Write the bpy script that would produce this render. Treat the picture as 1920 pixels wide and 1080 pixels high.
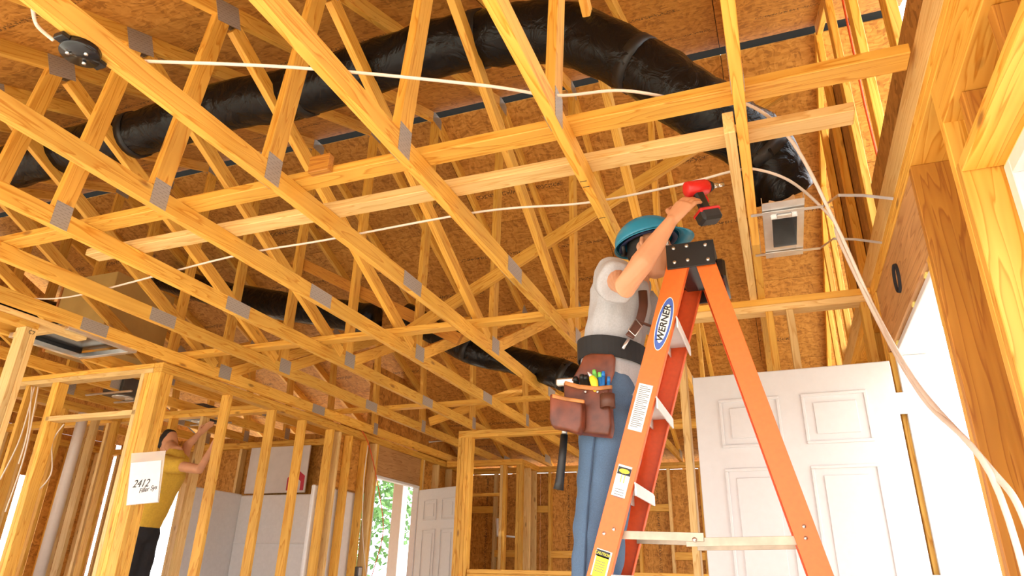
import bpy, bmesh, math, random
from mathutils import Vector, Matrix, Quaternion
random.seed(7)
scn = bpy.context.scene
for o in list(bpy.data.objects): bpy.data.objects.remove(o)
COL = scn.collection
PI = math.pi
# ---------------------------------------------------------------- camera
F, YAW, PITCH, ROLL, CZ = 1272.8, .37412, .40262, .02548, 1.07
fw = Vector((-math.sin(YAW)*math.cos(PITCH), math.cos(YAW)*math.cos(PITCH), math.sin(PITCH)))
rt0 = Vector((math.cos(YAW), math.sin(YAW), 0)); up0 = rt0.cross(fw)
rt = math.cos(ROLL)*rt0 + math.sin(ROLL)*up0
upv = -math.sin(ROLL)*rt0 + math.cos(ROLL)*up0
CAMP = Vector((0, 0, CZ))
cd = bpy.data.cameras.new('camera'); cam = bpy.data.objects.new('camera', cd); COL.objects.link(cam)
cd.sensor_width = 36; cd.lens = F/1920*36; cd.clip_start = .02; cd.clip_end = 300
m3 = Matrix((rt, upv, -fw)).transposed()
cam.matrix_world = Matrix.Translation(CAMP) @ m3.to_4x4()
scn.camera = cam
def ray(px, py): return fw + rt*((px-960)/F) - upv*((py-540)/F)
def PX(px, py, x): d = ray(px, py); return CAMP + d*(x/d.x)
def PY(px, py, y): d = ray(px, py); return CAMP + d*(y/d.y)
def PZ(px, py, z): d = ray(px, py); return CAMP + d*((z-CZ)/d.z)
# ---------------------------------------------------------------- world, sun, exposure
w = bpy.data.worlds.new('world'); scn.world = w; w.use_nodes = True
bg = w.node_tree.nodes['Background']; bg.inputs[0].default_value = (.93, .96, 1, 1); bg.inputs[1].default_value = 2.7
sd = bpy.data.lights.new('sun', 'SUN'); sd.energy = 5.0; sd.angle = .01; sd.color = (1, .93, .82)
sun = bpy.data.objects.new('sun', sd); COL.objects.link(sun)
sun.rotation_euler = Vector((.25, 1, -.72)).to_track_quat('-Z', 'Y').to_euler()
vs = scn.view_settings; vs.view_transform = 'Standard'; vs.look = 'None'; vs.gamma = 1; vs.use_curve_mapping = False
vs.exposure = 0.9
# ---------------------------------------------------------------- materials
MATS = {}
def nmat(name):
    m = bpy.data.materials.new(name); m.use_nodes = True; MATS[name] = m
    nt = m.node_tree; return m, nt, nt.nodes['Principled BSDF']
def N(nt, t, **kw):
    n = nt.nodes.new(t)
    for k, v in kw.items():
        if k in n.inputs: n.inputs[k].default_value = v
        else: setattr(n, k, v)
    return n
def plain(name, col, rough=.6, metal=0, noise=.12, scale=30, bump=0.):
    m, nt, b = nmat(name); L = nt.links.new
    tc = N(nt, 'ShaderNodeTexCoord'); nz = N(nt, 'ShaderNodeTexNoise', Scale=scale, Detail=4.)
    L(tc.outputs['Object'], nz.inputs['Vector'])
    mr = N(nt, 'ShaderNodeMapRange'); mr.inputs[1].default_value = .3; mr.inputs[2].default_value = .7
    mr.inputs[3].default_value = 1-noise; mr.inputs[4].default_value = 1+noise
    L(nz.outputs[0], mr.inputs[0])
    mx = N(nt, 'ShaderNodeMix', data_type='RGBA', blend_type='MULTIPLY'); mx.inputs[0].default_value = 1
    mx.inputs[6].default_value = (*col, 1); L(mr.outputs[0], mx.inputs[7]); L(mx.outputs[2], b.inputs['Base Color'])
    b.inputs['Roughness'].default_value = rough; b.inputs['Metallic'].default_value = metal
    if bump:
        bp = N(nt, 'ShaderNodeBump', Strength=bump, Distance=.01); L(nz.outputs[0], bp.inputs['Height']); L(bp.outputs[0], b.inputs['Normal'])
    return m
def wood(name, light, dark, knots=True, rough=.55):
    # grain runs along the object's own X axis
    m, nt, b = nmat(name); L = nt.links.new
    tc = N(nt, 'ShaderNodeTexCoord'); oi = N(nt, 'ShaderNodeObjectInfo')
    add = N(nt, 'ShaderNodeVectorMath', operation='ADD'); sc = N(nt, 'ShaderNodeVectorMath', operation='SCALE')
    cmb = N(nt, 'ShaderNodeCombineXYZ'); 
    for i in range(3): L(oi.outputs['Random'], cmb.inputs[i])
    sc.inputs['Scale'].default_value = 37.; L(cmb.outputs[0], sc.inputs[0])
    L(tc.outputs['Object'], add.inputs[0]); L(sc.outputs[0], add.inputs[1])
    mp = N(nt, 'ShaderNodeMapping'); mp.inputs['Scale'].default_value = (1.1, 16, 16); L(add.outputs[0], mp.inputs[0])
    n1 = N(nt, 'ShaderNodeTexNoise', Scale=1.0, Detail=2., Distortion=.4); L(mp.outputs[0], n1.inputs['Vector'])
    mul = N(nt, 'ShaderNodeMath', operation='MULTIPLY'); mul.inputs[1].default_value = 9; L(n1.outputs[0], mul.inputs[0])
    fr = N(nt, 'ShaderNodeMath', operation='FRACT'); L(mul.outputs[0], fr.inputs[0])
    rp = N(nt, 'ShaderNodeValToRGB'); L(fr.outputs[0], rp.inputs[0])
    e = rp.color_ramp.elements; e[0].position = 0; e[0].color = (*light, 1); e[1].position = 1; e[1].color = (*light, 1)
    x = e.new(.72); x.color = tuple(l*.6+d*.4 for l, d in zip(light, dark))+(1,); x = e.new(.9); x.color = (*dark, 1)
    n2 = N(nt, 'ShaderNodeTexNoise', Scale=2.2, Detail=3.); L(add.outputs[0], n2.inputs['Vector'])
    mr = N(nt, 'ShaderNodeMapRange'); mr.inputs[1].default_value = .3; mr.inputs[2].default_value = .7; mr.inputs[3].default_value = .86; mr.inputs[4].default_value = 1.1
    L(n2.outputs[0], mr.inputs[0])
    mr2 = N(nt, 'ShaderNodeMapRange'); mr2.inputs[3].default_value = .82; mr2.inputs[4].default_value = 1.12; L(oi.outputs['Random'], mr2.inputs[0])
    mm = N(nt, 'ShaderNodeMath', operation='MULTIPLY'); L(mr.outputs[0], mm.inputs[0]); L(mr2.outputs[0], mm.inputs[1])
    mx = N(nt, 'ShaderNodeMix', data_type='RGBA', blend_type='MULTIPLY'); mx.inputs[0].default_value = 1
    L(rp.outputs[0], mx.inputs[6]); L(mm.outputs[0], mx.inputs[7]); out = mx.outputs[2]
    if knots:
        mp2 = N(nt, 'ShaderNodeMapping'); mp2.inputs['Scale'].default_value = (2.2, 6, 6); L(add.outputs[0], mp2.inputs[0])
        vo = N(nt, 'ShaderNodeTexVoronoi', Scale=1.); L(mp2.outputs[0], vo.inputs['Vector'])
        kr = N(nt, 'ShaderNodeMapRange'); kr.inputs[1].default_value = .04; kr.inputs[2].default_value = .1; kr.inputs[3].default_value = .75; kr.inputs[4].default_value = 0
        L(vo.outputs['Distance'], kr.inputs[0])
        k2 = N(nt, 'ShaderNodeMix', data_type='RGBA'); k2.inputs[7].default_value = (.22, .075, .015, 1); L(kr.outputs[0], k2.inputs[0]); L(out, k2.inputs[6]); out = k2.outputs[2]
    L(out, b.inputs['Base Color']); b.inputs['Roughness'].default_value = rough
    bp = N(nt, 'ShaderNodeBump', Strength=.12, Distance=.004); L(fr.outputs[0], bp.inputs['Height']); L(bp.outputs[0], b.inputs['Normal'])
    return m
def osb(name, cols, stamp=True):
    m, nt, b = nmat(name); L = nt.links.new
    tc = N(nt, 'ShaderNodeTexCoord'); oi = N(nt, 'ShaderNodeObjectInfo')
    v = tc.outputs['Object']
    nz = N(nt, 'ShaderNodeTexNoise', Scale=6., Detail=2.); L(v, nz.inputs['Vector'])
    mxv = N(nt, 'ShaderNodeMix', data_type='VECTOR'); mxv.inputs[0].default_value = .12; L(v, mxv.inputs[4]); L(nz.outputs[1], mxv.inputs[5])
    mp = N(nt, 'ShaderNodeMapping'); mp.inputs['Scale'].default_value = (20, 85, 20); mp.inputs['Rotation'].default_value = (0, 0, .25); L(mxv.outputs[1], mp.inputs[0])
    vo = N(nt, 'ShaderNodeTexVoronoi', Scale=1.); L(mp.outputs[0], vo.inputs['Vector'])
    mp2 = N(nt, 'ShaderNodeMapping'); mp2.inputs['Scale'].default_value = (60, 22, 20); mp2.inputs['Rotation'].default_value = (0, 0, -.5); L(mxv.outputs[1], mp2.inputs[0])
    vo2 = N(nt, 'ShaderNodeTexVoronoi', Scale=1.); L(mp2.outputs[0], vo2.inputs['Vector'])
    s1 = N(nt, 'ShaderNodeSeparateColor'); L(vo.outputs['Color'], s1.inputs[0]); s2 = N(nt, 'ShaderNodeSeparateColor'); L(vo2.outputs['Color'], s2.inputs[0])
    mm = N(nt, 'ShaderNodeMix', data_type='FLOAT'); mm.inputs[0].default_value = .45; L(s1.outputs[0], mm.inputs[2]); L(s2.outputs[0], mm.inputs[3])
    rp = N(nt, 'ShaderNodeValToRGB'); L(mm.outputs[0], rp.inputs[0]); e = rp.color_ramp.elements
    e[0].position = .12; e[0].color = (*cols[0], 1); e[1].position = .9; e[1].color = (*cols[2], 1); x = e.new(.4); x.color = (*cols[1], 1)
    out = rp.outputs[0]
    mr2 = N(nt, 'ShaderNodeMapRange'); mr2.inputs[3].default_value = .85; mr2.inputs[4].default_value = 1.12; L(oi.outputs['Random'], mr2.inputs[0])
    mx = N(nt, 'ShaderNodeMix', data_type='RGBA', blend_type='MULTIPLY'); mx.inputs[0].default_value = 1; L(out, mx.inputs[6]); L(mr2.outputs[0], mx.inputs[7]); out = mx.outputs[2]
    if stamp:   # rows of faded mill ink, too broken up to read
        sx = N(nt, 'ShaderNodeSeparateXYZ'); L(v, sx.inputs[0])
        def band(c, h):
            a = N(nt, 'ShaderNodeMath', operation='SUBTRACT'); a.inputs[1].default_value = c; L(sx.outputs[1], a.inputs[0])
            q = N(nt, 'ShaderNodeMath', operation='ABSOLUTE'); L(a.outputs[0], q.inputs[0])
            l = N(nt, 'ShaderNodeMath', operation='LESS_THAN'); l.inputs[1].default_value = h; L(q.outputs[0], l.inputs[0]); return l
        b1, b2 = band(.28, .022), band(-.2, .016)
        ad = N(nt, 'ShaderNodeMath', operation='MAXIMUM'); L(b1.outputs[0], ad.inputs[0]); L(b2.outputs[0], ad.inputs[1])
        mp3 = N(nt, 'ShaderNodeMapping'); mp3.inputs['Scale'].default_value = (85, 48, 1); L(v, mp3.inputs[0])
        n3 = N(nt, 'ShaderNodeTexNoise', Scale=1., Detail=1.); L(mp3.outputs[0], n3.inputs['Vector'])
        g = N(nt, 'ShaderNodeMath', operation='GREATER_THAN'); g.inputs[1].default_value = .52; L(n3.outputs[0], g.inputs[0])
        n4 = N(nt, 'ShaderNodeTexNoise', Scale=1.6, Detail=0.); L(v, n4.inputs['Vector'])
        g2 = N(nt, 'ShaderNodeMath', operation='GREATER_THAN'); g2.inputs[1].default_value = .5; L(n4.outputs[0], g2.inputs[0])
        m1 = N(nt, 'ShaderNodeMath', operation='MULTIPLY'); L(ad.outputs[0], m1.inputs[0]); L(g.outputs[0], m1.inputs[1])
        m2 = N(nt, 'ShaderNodeMath', operation='MULTIPLY'); L(m1.outputs[0], m2.inputs[0]); L(g2.outputs[0], m2.inputs[1])
        m3_ = N(nt, 'ShaderNodeMath', operation='MULTIPLY'); m3_.inputs[1].default_value = .75; L(m2.outputs[0], m3_.inputs[0])
        k2 = N(nt, 'ShaderNodeMix', data_type='RGBA'); k2.inputs[7].default_value = (.03, .018, .01, 1); L(m3_.outputs[0], k2.inputs[0]); L(out, k2.inputs[6]); out = k2.outputs[2]
    L(out, b.inputs['Base Color']); b.inputs['Roughness'].default_value = .65
    bp = N(nt, 'ShaderNodeBump', Strength=.25, Distance=.003); L(mm.outputs[0], bp.inputs['Height']); L(bp.outputs[0], b.inputs['Normal'])
    return m
wood('pine', (.88, .50, .085), (.66, .27, .02))
wood('pine_pale', (.86, .60, .25), (.70, .40, .12))
wood('pine_dark', (.68, .30, .04), (.46, .16, .02))
osb('osb', [(.33, .13, .016), (.50, .215, .03), (.64, .31, .06)])
osb('osb_brown', [(.24, .105, .02), (.36, .17, .038), (.46, .235, .06)], False)
wood('plywood', (.66, .36, .14), (.42, .19, .06), True)
def plate_mat():
    m, nt, b = nmat('plate_steel'); L = nt.links.new
    tc = N(nt, 'ShaderNodeTexCoord'); mp = N(nt, 'ShaderNodeMapping'); mp.inputs['Scale'].default_value = (48, 48, 48); mp.inputs['Rotation'].default_value = (PI/2, 0, 0); L(tc.outputs['Object'], mp.inputs[0])
    br = N(nt, 'ShaderNodeTexBrick', Scale=1.); br.offset = .5; L(mp.outputs[0], br.inputs['Vector'])
    br.inputs['Color1'].default_value = (.07, .06, .05, 1); br.inputs['Color2'].default_value = (.13, .11, .095, 1); br.inputs['Mortar'].default_value = (.46, .42, .37, 1)
    br.inputs['Mortar Size'].default_value = .3; br.inputs['Brick Width'].default_value = 1.6; br.inputs['Row Height'].default_value = .62
    L(br.outputs[0], b.inputs['Base Color']); b.inputs['Metallic'].default_value = .5; b.inputs['Roughness'].default_value = .5
plate_mat()
def film():
    m, nt, b = nmat('black_film'); L = nt.links.new
    tc = N(nt, 'ShaderNodeTexCoord'); nz = N(nt, 'ShaderNodeTexNoise', Scale=9., Detail=6., Distortion=1.2); L(tc.outputs['Object'], nz.inputs['Vector'])
    bp = N(nt, 'ShaderNodeBump', Strength=.6, Distance=.03); L(nz.outputs[0], bp.inputs['Height']); L(bp.outputs[0], b.inputs['Normal'])
    b.inputs['Base Color'].default_value = (.004, .004, .0045, 1); b.inputs['Roughness'].default_value = .25; b.inputs['Specular IOR Level'].default_value = .28
film()
plain('metal', (.72, .72, .72), .3, .9, .15, 8, .1); plain('bar_metal', (.42, .34, .25), .45, .7, .2, 12); plain('dark_metal', (.1, .1, .1), .4, .6)
plain('black', (.012, .012, .012), .45); plain('black_gloss', (.01, .01, .012), .2)
plain('white_paint', (.80, .80, .81), .5, 0, .02); plain('door_white', (.66, .66, .67), .5, 0, .02); plain('white_plastic', (.85, .84, .84), .3, 0, .03)
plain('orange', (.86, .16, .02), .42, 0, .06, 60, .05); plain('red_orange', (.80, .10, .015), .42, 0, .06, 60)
plain('blue_logo', (.06, .13, .48), .4, 0, .02); plain('label_white', (.85, .84, .8), .5, 0, .05); plain('label_yellow', (.85, .68, .03), .5)
plain('ink', (.02, .02, .02), .6); plain('red_ink', (.55, .03, .06), .6)
plain('helmet_blue', (.02, .25, .42), .25, 0, .05, 10); plain('strap_blue', (.01, .02, .07), .6)
plain('skin', (.62, .30, .16), .5, 0, .08, 14); plain('hair', (.012, .009, .007), .7)
plain('shirt_grey', (.44, .44, .46), .9, 0, .08, 160, .1); plain('shirt_yellow', (.62, .38, .04), .9, 0, .08, 60)
plain('denim', (.085, .145, .24), .9, 0, .16, 350, .1); plain('denim_dark', (.04, .07, .125), .9); plain('trousers_black', (.015, .015, .018), .9)
plain('leather', (.15, .036, .014), .42, 0, .45, 18, .15); plain('leather_tan', (.45, .17, .04), .5, 0, .3, 20); plain('leather_dark', (.10, .035, .02), .5)
plain('webbing', (.015, .015, .016), .8); plain('cable_white', (.84, .74, .64), .45, 0, .03); plain('cable_red', (.75, .09, .02), .5)
plain('drill_red', (.60, .015, .015), .35); plain('green', (.2, .62, .12), .4); plain('blue', (.02, .2, .6), .4); plain('yellow', (.9, .6, .02), .4)
plain('pvc', (.74, .66, .60), .4, 0, .03); plain('board_tan', (.55, .37, .12), .35, .2, .1, 5); plain('concrete', (.62, .56, .48), .8, 0, .1, 4)
plain('ground', (.55, .50, .38), .9, 0, .2, 2); plain('foam', (.86, .74, .22), .8, 0, .1, 30, .4); plain('paint_black', (.02, .02, .025), .8)
plain('leaves', (.09, .2, .05), .7, 0, .4, 3); plain('bark', (.2, .13, .08), .9); plain('paper', (.86, .85, .86), .7, 0, .02)
plain('backer_white', (.72, .66, .62), .7, 0, .05, 8); plain('bitumen', (.008, .008, .01), .7); plain('house_wrap', (.85, .86, .86), .6)
m, nt, b = nmat('clear_bag'); b.inputs['Base Color'].default_value = (.9, .88, .86, 1); b.inputs['Roughness'].default_value = .15; b.inputs['Alpha'].default_value = .35
m, nt, b = nmat('glass'); b.inputs['Base Color'].default_value = (.95, .98, 1, 1); b.inputs['Roughness'].default_value = .02; b.inputs['Alpha'].default_value = .15
M = MATS
# ---------------------------------------------------------------- helpers
def link(name, me, mat=None, parent=None):
    o = bpy.data.objects.new(name, me); COL.objects.link(o)
    if mat: me.materials.append(M[mat])
    if parent: 
        o.parent = parent
        o.matrix_parent_inverse = parent_world(parent).inverted()
    return o
PW = {}
def parent_world(p): return PW[p.name] if p.name in PW else world_of(p)
def world_of(o):
    mtx = o.matrix_basis.copy(); q = o
    return mtx if q.parent is None else parent_world(q.parent) @ q.matrix_parent_inverse @ mtx
def place(o, mtx):      # give a fresh object a world matrix; children made later use it
    o.matrix_basis = mtx; PW[o.name] = mtx.copy() if o.parent is None else mtx.copy(); return o
def thing(name, label, cat, loc=(0, 0, 0), group=None, kind=None):
    o = bpy.data.objects.new(name, None); COL.objects.link(o); o.empty_display_size = .1
    o.location = loc; PW[o.name] = Matrix.Translation(loc); tag(o, label, cat, group, kind); return o
def tag(o, label, cat=None, group=None, kind=None):
    o['label'] = label
    if cat: o['category'] = cat
    if group: o['group'] = group
    if kind: o['kind'] = kind
    return o
def smooth(me, ang=None):
    for p in me.polygons: p.use_smooth = True
    return me
def boxmesh(l, w_, h, bev=.0025):
    bm = bmesh.new(); bmesh.ops.create_cube(bm, size=1)
    bmesh.ops.scale(bm, vec=(l, w_, h), verts=bm.verts)
    if bev: bmesh.ops.bevel(bm, geom=bm.edges[:], offset=min(bev, .3*min(l, w_, h)), segments=1, affect='EDGES')
    me = bpy.data.meshes.new('box'); bm.to_mesh(me); bm.free(); return me
MC = {}
def frame(p0, p1, side):
    x = (p1-p0).normalized(); s = Vector(side); z = x.cross(s)
    if z.length < 1e-4: z = x.cross(Vector((0, 1, 0)) if abs(x.y) < .9 else Vector((1, 0, 0)))
    z.normalize(); y = z.cross(x)
    return Matrix((x, y, z)).transposed().to_4x4()
def stick(name, p0, p1, wid, thick, mat='pine', parent=None, side=(1, 0, 0), bev=.0025, share=True):
    """a board from p0 to p1; 'wid' along the direction nearest 'side', 'thick' across"""
    p0, p1 = Vector(p0), Vector(p1); l = (p1-p0).length
    key = (round(l, 3), wid, thick, mat, bev)
    if share and key in MC: o = bpy.data.objects.new(name, MC[key]); COL.objects.link(o)
    else:
        me = boxmesh(l, wid, thick, bev); me.materials.append(M[mat]); MC[key] = me
        o = bpy.data.objects.new(name, me); COL.objects.link(o)
    mtx = Matrix.Translation((p0+p1)/2) @ frame(p0, p1, side)
    if parent: o.parent = parent; o.matrix_parent_inverse = parent_world(parent).inverted()
    o.matrix_basis = mtx; PW[o.name] = mtx.copy(); return o
def bx(name, x0, x1, y0, y1, z0, z1, mat, parent=None, bev=.0025):
    """axis-aligned box whose longest side carries the grain"""
    d = [(x1-x0), (y1-y0), (z1-z0)]; i = d.index(max(d)); c = Vector(((x0+x1)/2, (y0+y1)/2, (z0+z1)/2))
    a = Vector((0, 0, 0)); a[i] = d[i]/2
    sd_ = [(0, 1, 0), (1, 0, 0), (1, 0, 0)][i]
    wd = [d[1], d[0], d[0]][i]; th = [d[2], d[2], d[1]][i]
    return stick(name, c-a, c+a, wd, th, mat, parent, sd_, bev)
def meshobj(name, verts, faces, mat, parent=None, sm=False):
    me = bpy.data.meshes.new(name); me.from_pydata([tuple(v) for v in verts], [], faces); me.update()
    if sm: smooth(me)
    o = link(name, me, mat, parent); return o
def tube(name, pts, r, mat, parent=None, seg=10, flat=1., cap=True, resample=0):
    """tube along points; r float or list; flat squeezes the section"""
    pts = [Vector(p) for p in pts]
    if resample:
        out = []
        n = len(pts); rr = r if isinstance(r, (list, tuple)) else [r]*n; nr = []
        for i in range(n-1):
            a, b_, c, d = pts[max(i-1, 0)], pts[i], pts[i+1], pts[min(i+2, n-1)]
            for k in range(resample):
                t = k/resample
                out.append(.5*((2*b_)+(c-a)*t+(2*a-5*b_+4*c-d)*t*t+(-a+3*b_-3*c+d)*t**3)); nr.append(rr[i]*(1-t)+rr[i+1]*t)
        out.append(pts[-1]); nr.append(rr[-1]); pts, r = out, nr
    n = len(pts); r = r if isinstance(r, (list, tuple)) else [r]*n
    vs_, fs = [], []; nrm = None
    for i, p in enumerate(pts):
        t = (pts[min(i+1, n-1)]-pts[max(i-1, 0)]).normalized()
        if nrm is None:
            nrm = t.cross(Vector((0, 0, 1)));
            if nrm.length < .05: nrm = t.cross(Vector((0, 1, 0)))
        nrm = (nrm-t*nrm.dot(t)).normalized(); bn = t.cross(nrm)
        for k in range(seg):
            a = 2*PI*k/seg; vs_.append(p+nrm*(r[i]*math.cos(a))+bn*(r[i]*flat*math.sin(a)))
    for i in range(n-1):
        for k in range(seg):
            k2 = (k+1) % seg; fs.append((i*seg+k, i*seg+k2, (i+1)*seg+k2, (i+1)*seg+k))
    if cap: fs.append(tuple(range(seg))[::-1]); fs.append(tuple((n-1)*seg+k for k in range(seg)))
    return meshobj(name, vs_, fs, mat, parent, True)
def text(name, s, size, mtx, mat, parent, shear=0, ext=.0004, bold=0.):
    cu = bpy.data.curves.new(name, 'FONT'); cu.body = s; cu.size = size; cu.align_x = 'CENTER'; cu.align_y = 'CENTER'; cu.extrude = ext; cu.shear = shear; cu.offset = bold
    t = bpy.data.objects.new('tmp', cu); COL.objects.link(t)
    me = bpy.data.meshes.new_from_object(t.evaluated_get(bpy.context.evaluated_depsgraph_get())); bpy.data.objects.remove(t)
    me.materials.clear(); o = link(name, me, mat, parent); o.matrix_basis = mtx; PW[o.name] = mtx.copy(); return o
def mat3(x, y, loc):
    x = Vector(x).normalized(); z = x.cross(Vector(y)).normalized(); y = z.cross(x)
    return Matrix.Translation(loc) @ Matrix((x, y, z)).transposed().to_4x4()
ZB, ZC, ZT, ZP = 2.519, 2.5635, 2.608, 2.443     # chord bottom, centre, top; underside of double top plates
def TX(k): return -.57-.61*(k-1)                 # right face of truss k
RY, RZ, SL = 4.25, 4.70, .4167                   # ridge (centre line of the top chords), roof pitch
def roofz(y): return RZ-abs(y-RY)*SL
# ---------------------------------------------------------------- floor and ground
def slab(name, x0, x1, y0, y1, z0, z1, mat, label, cat):
    o = bx(name, x0, x1, y0, y1, z0, z1, mat, None, 0); tag(o, label, cat, None, 'structure'); return o
slab('floor', -8.4, .75, -1.2, 9.5, -.12, 0, 'concrete', 'pale concrete slab floor of the house', 'floor')
slab('ground', -60, 60, -60, 60, -.4, -.125, 'ground', 'bare ground around the house', 'ground')
# ---------------------------------------------------------------- roof deck
roof = thing('roof', 'sloping roof deck of OSB sheets over the trusses', 'roof', (0, RY, RZ), None, 'structure')
ca = 1/math.sqrt(1+SL*SL)
up_off = .0445/ca+.008
for s in (-1, 1):
    row = 0; d0 = .05
    while d0 < 5.75:
        d1 = min(d0+1.215, 5.75); xx = -8.6+(.0 if row % 2 else -1.2)
        while xx < 1.1:
            x0, x1 = xx, min(xx+2.435, 1.15)
            c = Vector(((x0+x1)/2, RY+s*(d0+d1)/2*ca, RZ-(d0+d1)/2*SL*ca+up_off))
            o = stick('osb_panel', c-Vector(((x1-x0)/2, 0, 0)), c+Vector(((x1-x0)/2, 0, 0)), round(d1-d0, 3), .012, 'osb', roof, (0, s*1., -SL), 0)
            xx += 2.44
        d0 += 1.22; row += 1
    c = Vector((-4.3, RY+s*2.92*ca, RZ-2.92*SL*ca+up_off+.0095)); stick('roofing_felt', c-Vector((5.45, 0, 0)), c+Vector((5.45, 0, 0)), 5.72, .004, 'bitumen', roof, (0, s*1., -SL), 0)
bx('ridge_vent', -9.6, 1.15, RY-.1, RY+.1, RZ+.085, RZ+.1, 'bitumen', roof, 0)
# ---------------------------------------------------------------- trusses
ORD = ['first', 'second', 'third', 'fourth', 'fifth', 'sixth', 'seventh', 'eighth', 'ninth', 'tenth', 'eleventh', 'twelfth', 'thirteenth']
def build_truss():
    k = 0; X = TX(0)-.019
    t = thing('roof_truss', 'x', 'truss', (X, RY, ZB), 'pine roof trusses in a row')
    P = lambda y, z: Vector((X, y, z))
    stick('bottom_chord', P(-.85, ZC), P(3.04, ZC), .038, .089, 'pine', t)
    stick('bottom_chord', P(3.042, ZC), P(9.35, ZC), .038, .089, 'pine', t)
    for s in (-1, 1):
        stick('top_chord', P(RY+s*.02, RZ), P(RY+s*5.5, RZ-5.5*SL), .038, .089, 'pine', t)
        yA = RY+s*2.4; yT = RY+s*2.3
        stick('vertical_web', P(yA, ZT), P(yT, roofz(yT)-.05), .038, .089, 'pine', t)
        stick('diagonal_web', P(RY+s*.09, ZT), P(yT-s*.09, roofz(yT)-.04), .038, .089, 'pine', t)
    stick('king_post', P(RY, ZT), P(RY, RZ-.03), .038, .089, 'pine', t)
    def plate(y, z, ly, lz, tilt=0):
        for sx in (-1, 1):
            d = Vector((0, math.cos(tilt), math.sin(tilt)))*ly/2; c = Vector((X+sx*.0203, y, z))
            stick('truss_plate', c-d, c+d, .0016, lz, 'plate_steel', t, (1, 0, 0), 0)
    for y in (1.853, 6.65): plate(y, ZC+.02, .085, .125)
    for y in (3.04, 5.575): plate(y, ZC, .2, .085)
    plate(4.268, ZC+.025, .13, .11)
    for s in (-1, 1): plate(RY+s*2.28, roofz(2.28+RY)-.015, .16, .12, -s*math.atan(SL))
    plate(RY, RZ-.02, .15, .1)
    for s in (-1, 1): plate(RY+s*4.95, ZC+.04, .25, .1)
    return t
tr0 = build_truss()
def copy_thing(t, shift):
    r = t.copy(); COL.objects.link(r); r.location = t.location+shift
    for c in list(t.children):
        q = c.copy(); COL.objects.link(q); q.parent = r; q.matrix_parent_inverse = c.matrix_parent_inverse.copy()
    return r
for k in range(0, 13):
    r = tr0 if k == 0 else copy_thing(tr0, Vector((-.61*k, 0, 0)))
    r['label'] = ['pine roof truss nearest the entry-door wall, duct strips nailed to it',
                  'second pine roof truss counted from the entry-door wall, beside the worker'][k] if k < 2 else \
        'pine roof truss with steel plates, %s counted from the entry-door wall' % ORD[k]
    PW[r.name] = Matrix.Translation(r.location)
    if k == 1:      # carpenter's pencil ticks under the chord
        for qx, qy in ((1083, 342), (1089, 352), (1126, 409)):
            c = PZ(qx, qy, ZB-.0006); stick('pencil_tick', (TX(1)-.034, c.y, c.z), (TX(1)-.006, c.y, c.z), .004, .0006, 'ink', r, (0, 1, 0), 0)
# gable truss over the entry wall
g = thing('gable_truss', 'gable-end truss with upright studs above the entry-door wall', 'truss', (.62, RY, ZB))
bx('bottom_chord', .56, .60, -.9, 9.35, ZB, 2.665, 'pine_pale', g)
for s in (-1, 1): stick('top_chord', (.63, RY+s*.02, RZ), (.63, RY+s*5.5, RZ-5.5*SL), .038, .089, 'pine', g)
for i, y in enumerate((1.2, 1.8, 2.42, 3.03, 3.64, 4.25, 4.86, 5.5, 6.1, 6.7)):
    bx('gable_stud', .605, .645, y-.045, y+.045, 2.67, roofz(y)-.05, 'pine', g)
bx('rim_board', .604, .618, .3, 3.4, 2.668, 2.94, 'osb_brown', g)
bx('sheathing_panel', .65, .662, 3.68, 5.3, 2.67, 4.2, 'osb_brown', g, 0)
bx('sheathing_panel', .65, .662, 5.3, 9.2, 2.67, 2.9, 'osb_brown', g, 0)
tb = tube('gable_wire', [(.648, 3.30, 2.7), (.648, 3.36, 3.4), (.648, 3.33, 4.2)], .006, 'cable_red'); tag(tb, 'red wire running up between the gable studs', 'wire')
# ---------------------------------------------------------------- bracing lumber on the trusses
def brace(label, p0, p1, wid, th, mat, side, grp=None):
    o = stick('brace_board', p0, p1, wid, th, mat, None, side, .0025, False); tag(o, label, 'board', grp); return o
brace('long flat board laid across the truss chords, ending at the gable truss', (-4.9, 2.03, ZT+.02), (.54, 2.03, ZT+.02), .089, .038, 'pine', (0, 1, 0))
brace('pale flat board across the truss chords stamped along its face', (-3.35, 2.285, ZT+.02), (.40, 2.285, ZT+.02), .089, .038, 'pine_pale', (0, 1, 0))
brace('flat board across the truss chords near the king posts', (-4.6, 3.9, ZT+.02), (-.75, 3.9, ZT+.02), .089, .038, 'pine', (0, 1, 0))
brace('flat board across the truss chords beyond the king posts', (-5.2, 5.95, ZT+.02), (-.4, 5.95, ZT+.02), .089, .038, 'pine', (0, 1, 0))
brace('diagonal board nailed across the king posts up to the ridge', (-2.6, RY-.07, 2.66), (.45, RY-.07, 4.27), .038, .089, 'pine', (0, 1, 0))
brace('short diagonal board leaning down across two king posts', (-3.75, RY+.07, 3.58), (-2.1, RY+.07, 2.68), .038, .089, 'pine_dark', (0, 1, 0))
brace('diagonal board across the far webs above the half wall', (-3.6, 6.75, 2.65), (-.6, 6.75, 3.45), .038, .089, 'pine', (0, 1, 0))
o = stick('scab_board', (-.022, 2.1, ZC-.002), (-.022, 3.78, ZC-.002), .038, .089, 'pine_pale', None, (1, 0, 0), .0025, False); tag(o, 'short pale board doubled against the first truss by the duct boot', 'board')
bx('wood_block', -1.70, -1.60, 1.95, 1.985, ZT, ZT+.08, 'pine_dark'); tag(bpy.data.objects['wood_block'], 'small offcut block standing on the long flat brace', 'block')
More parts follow.
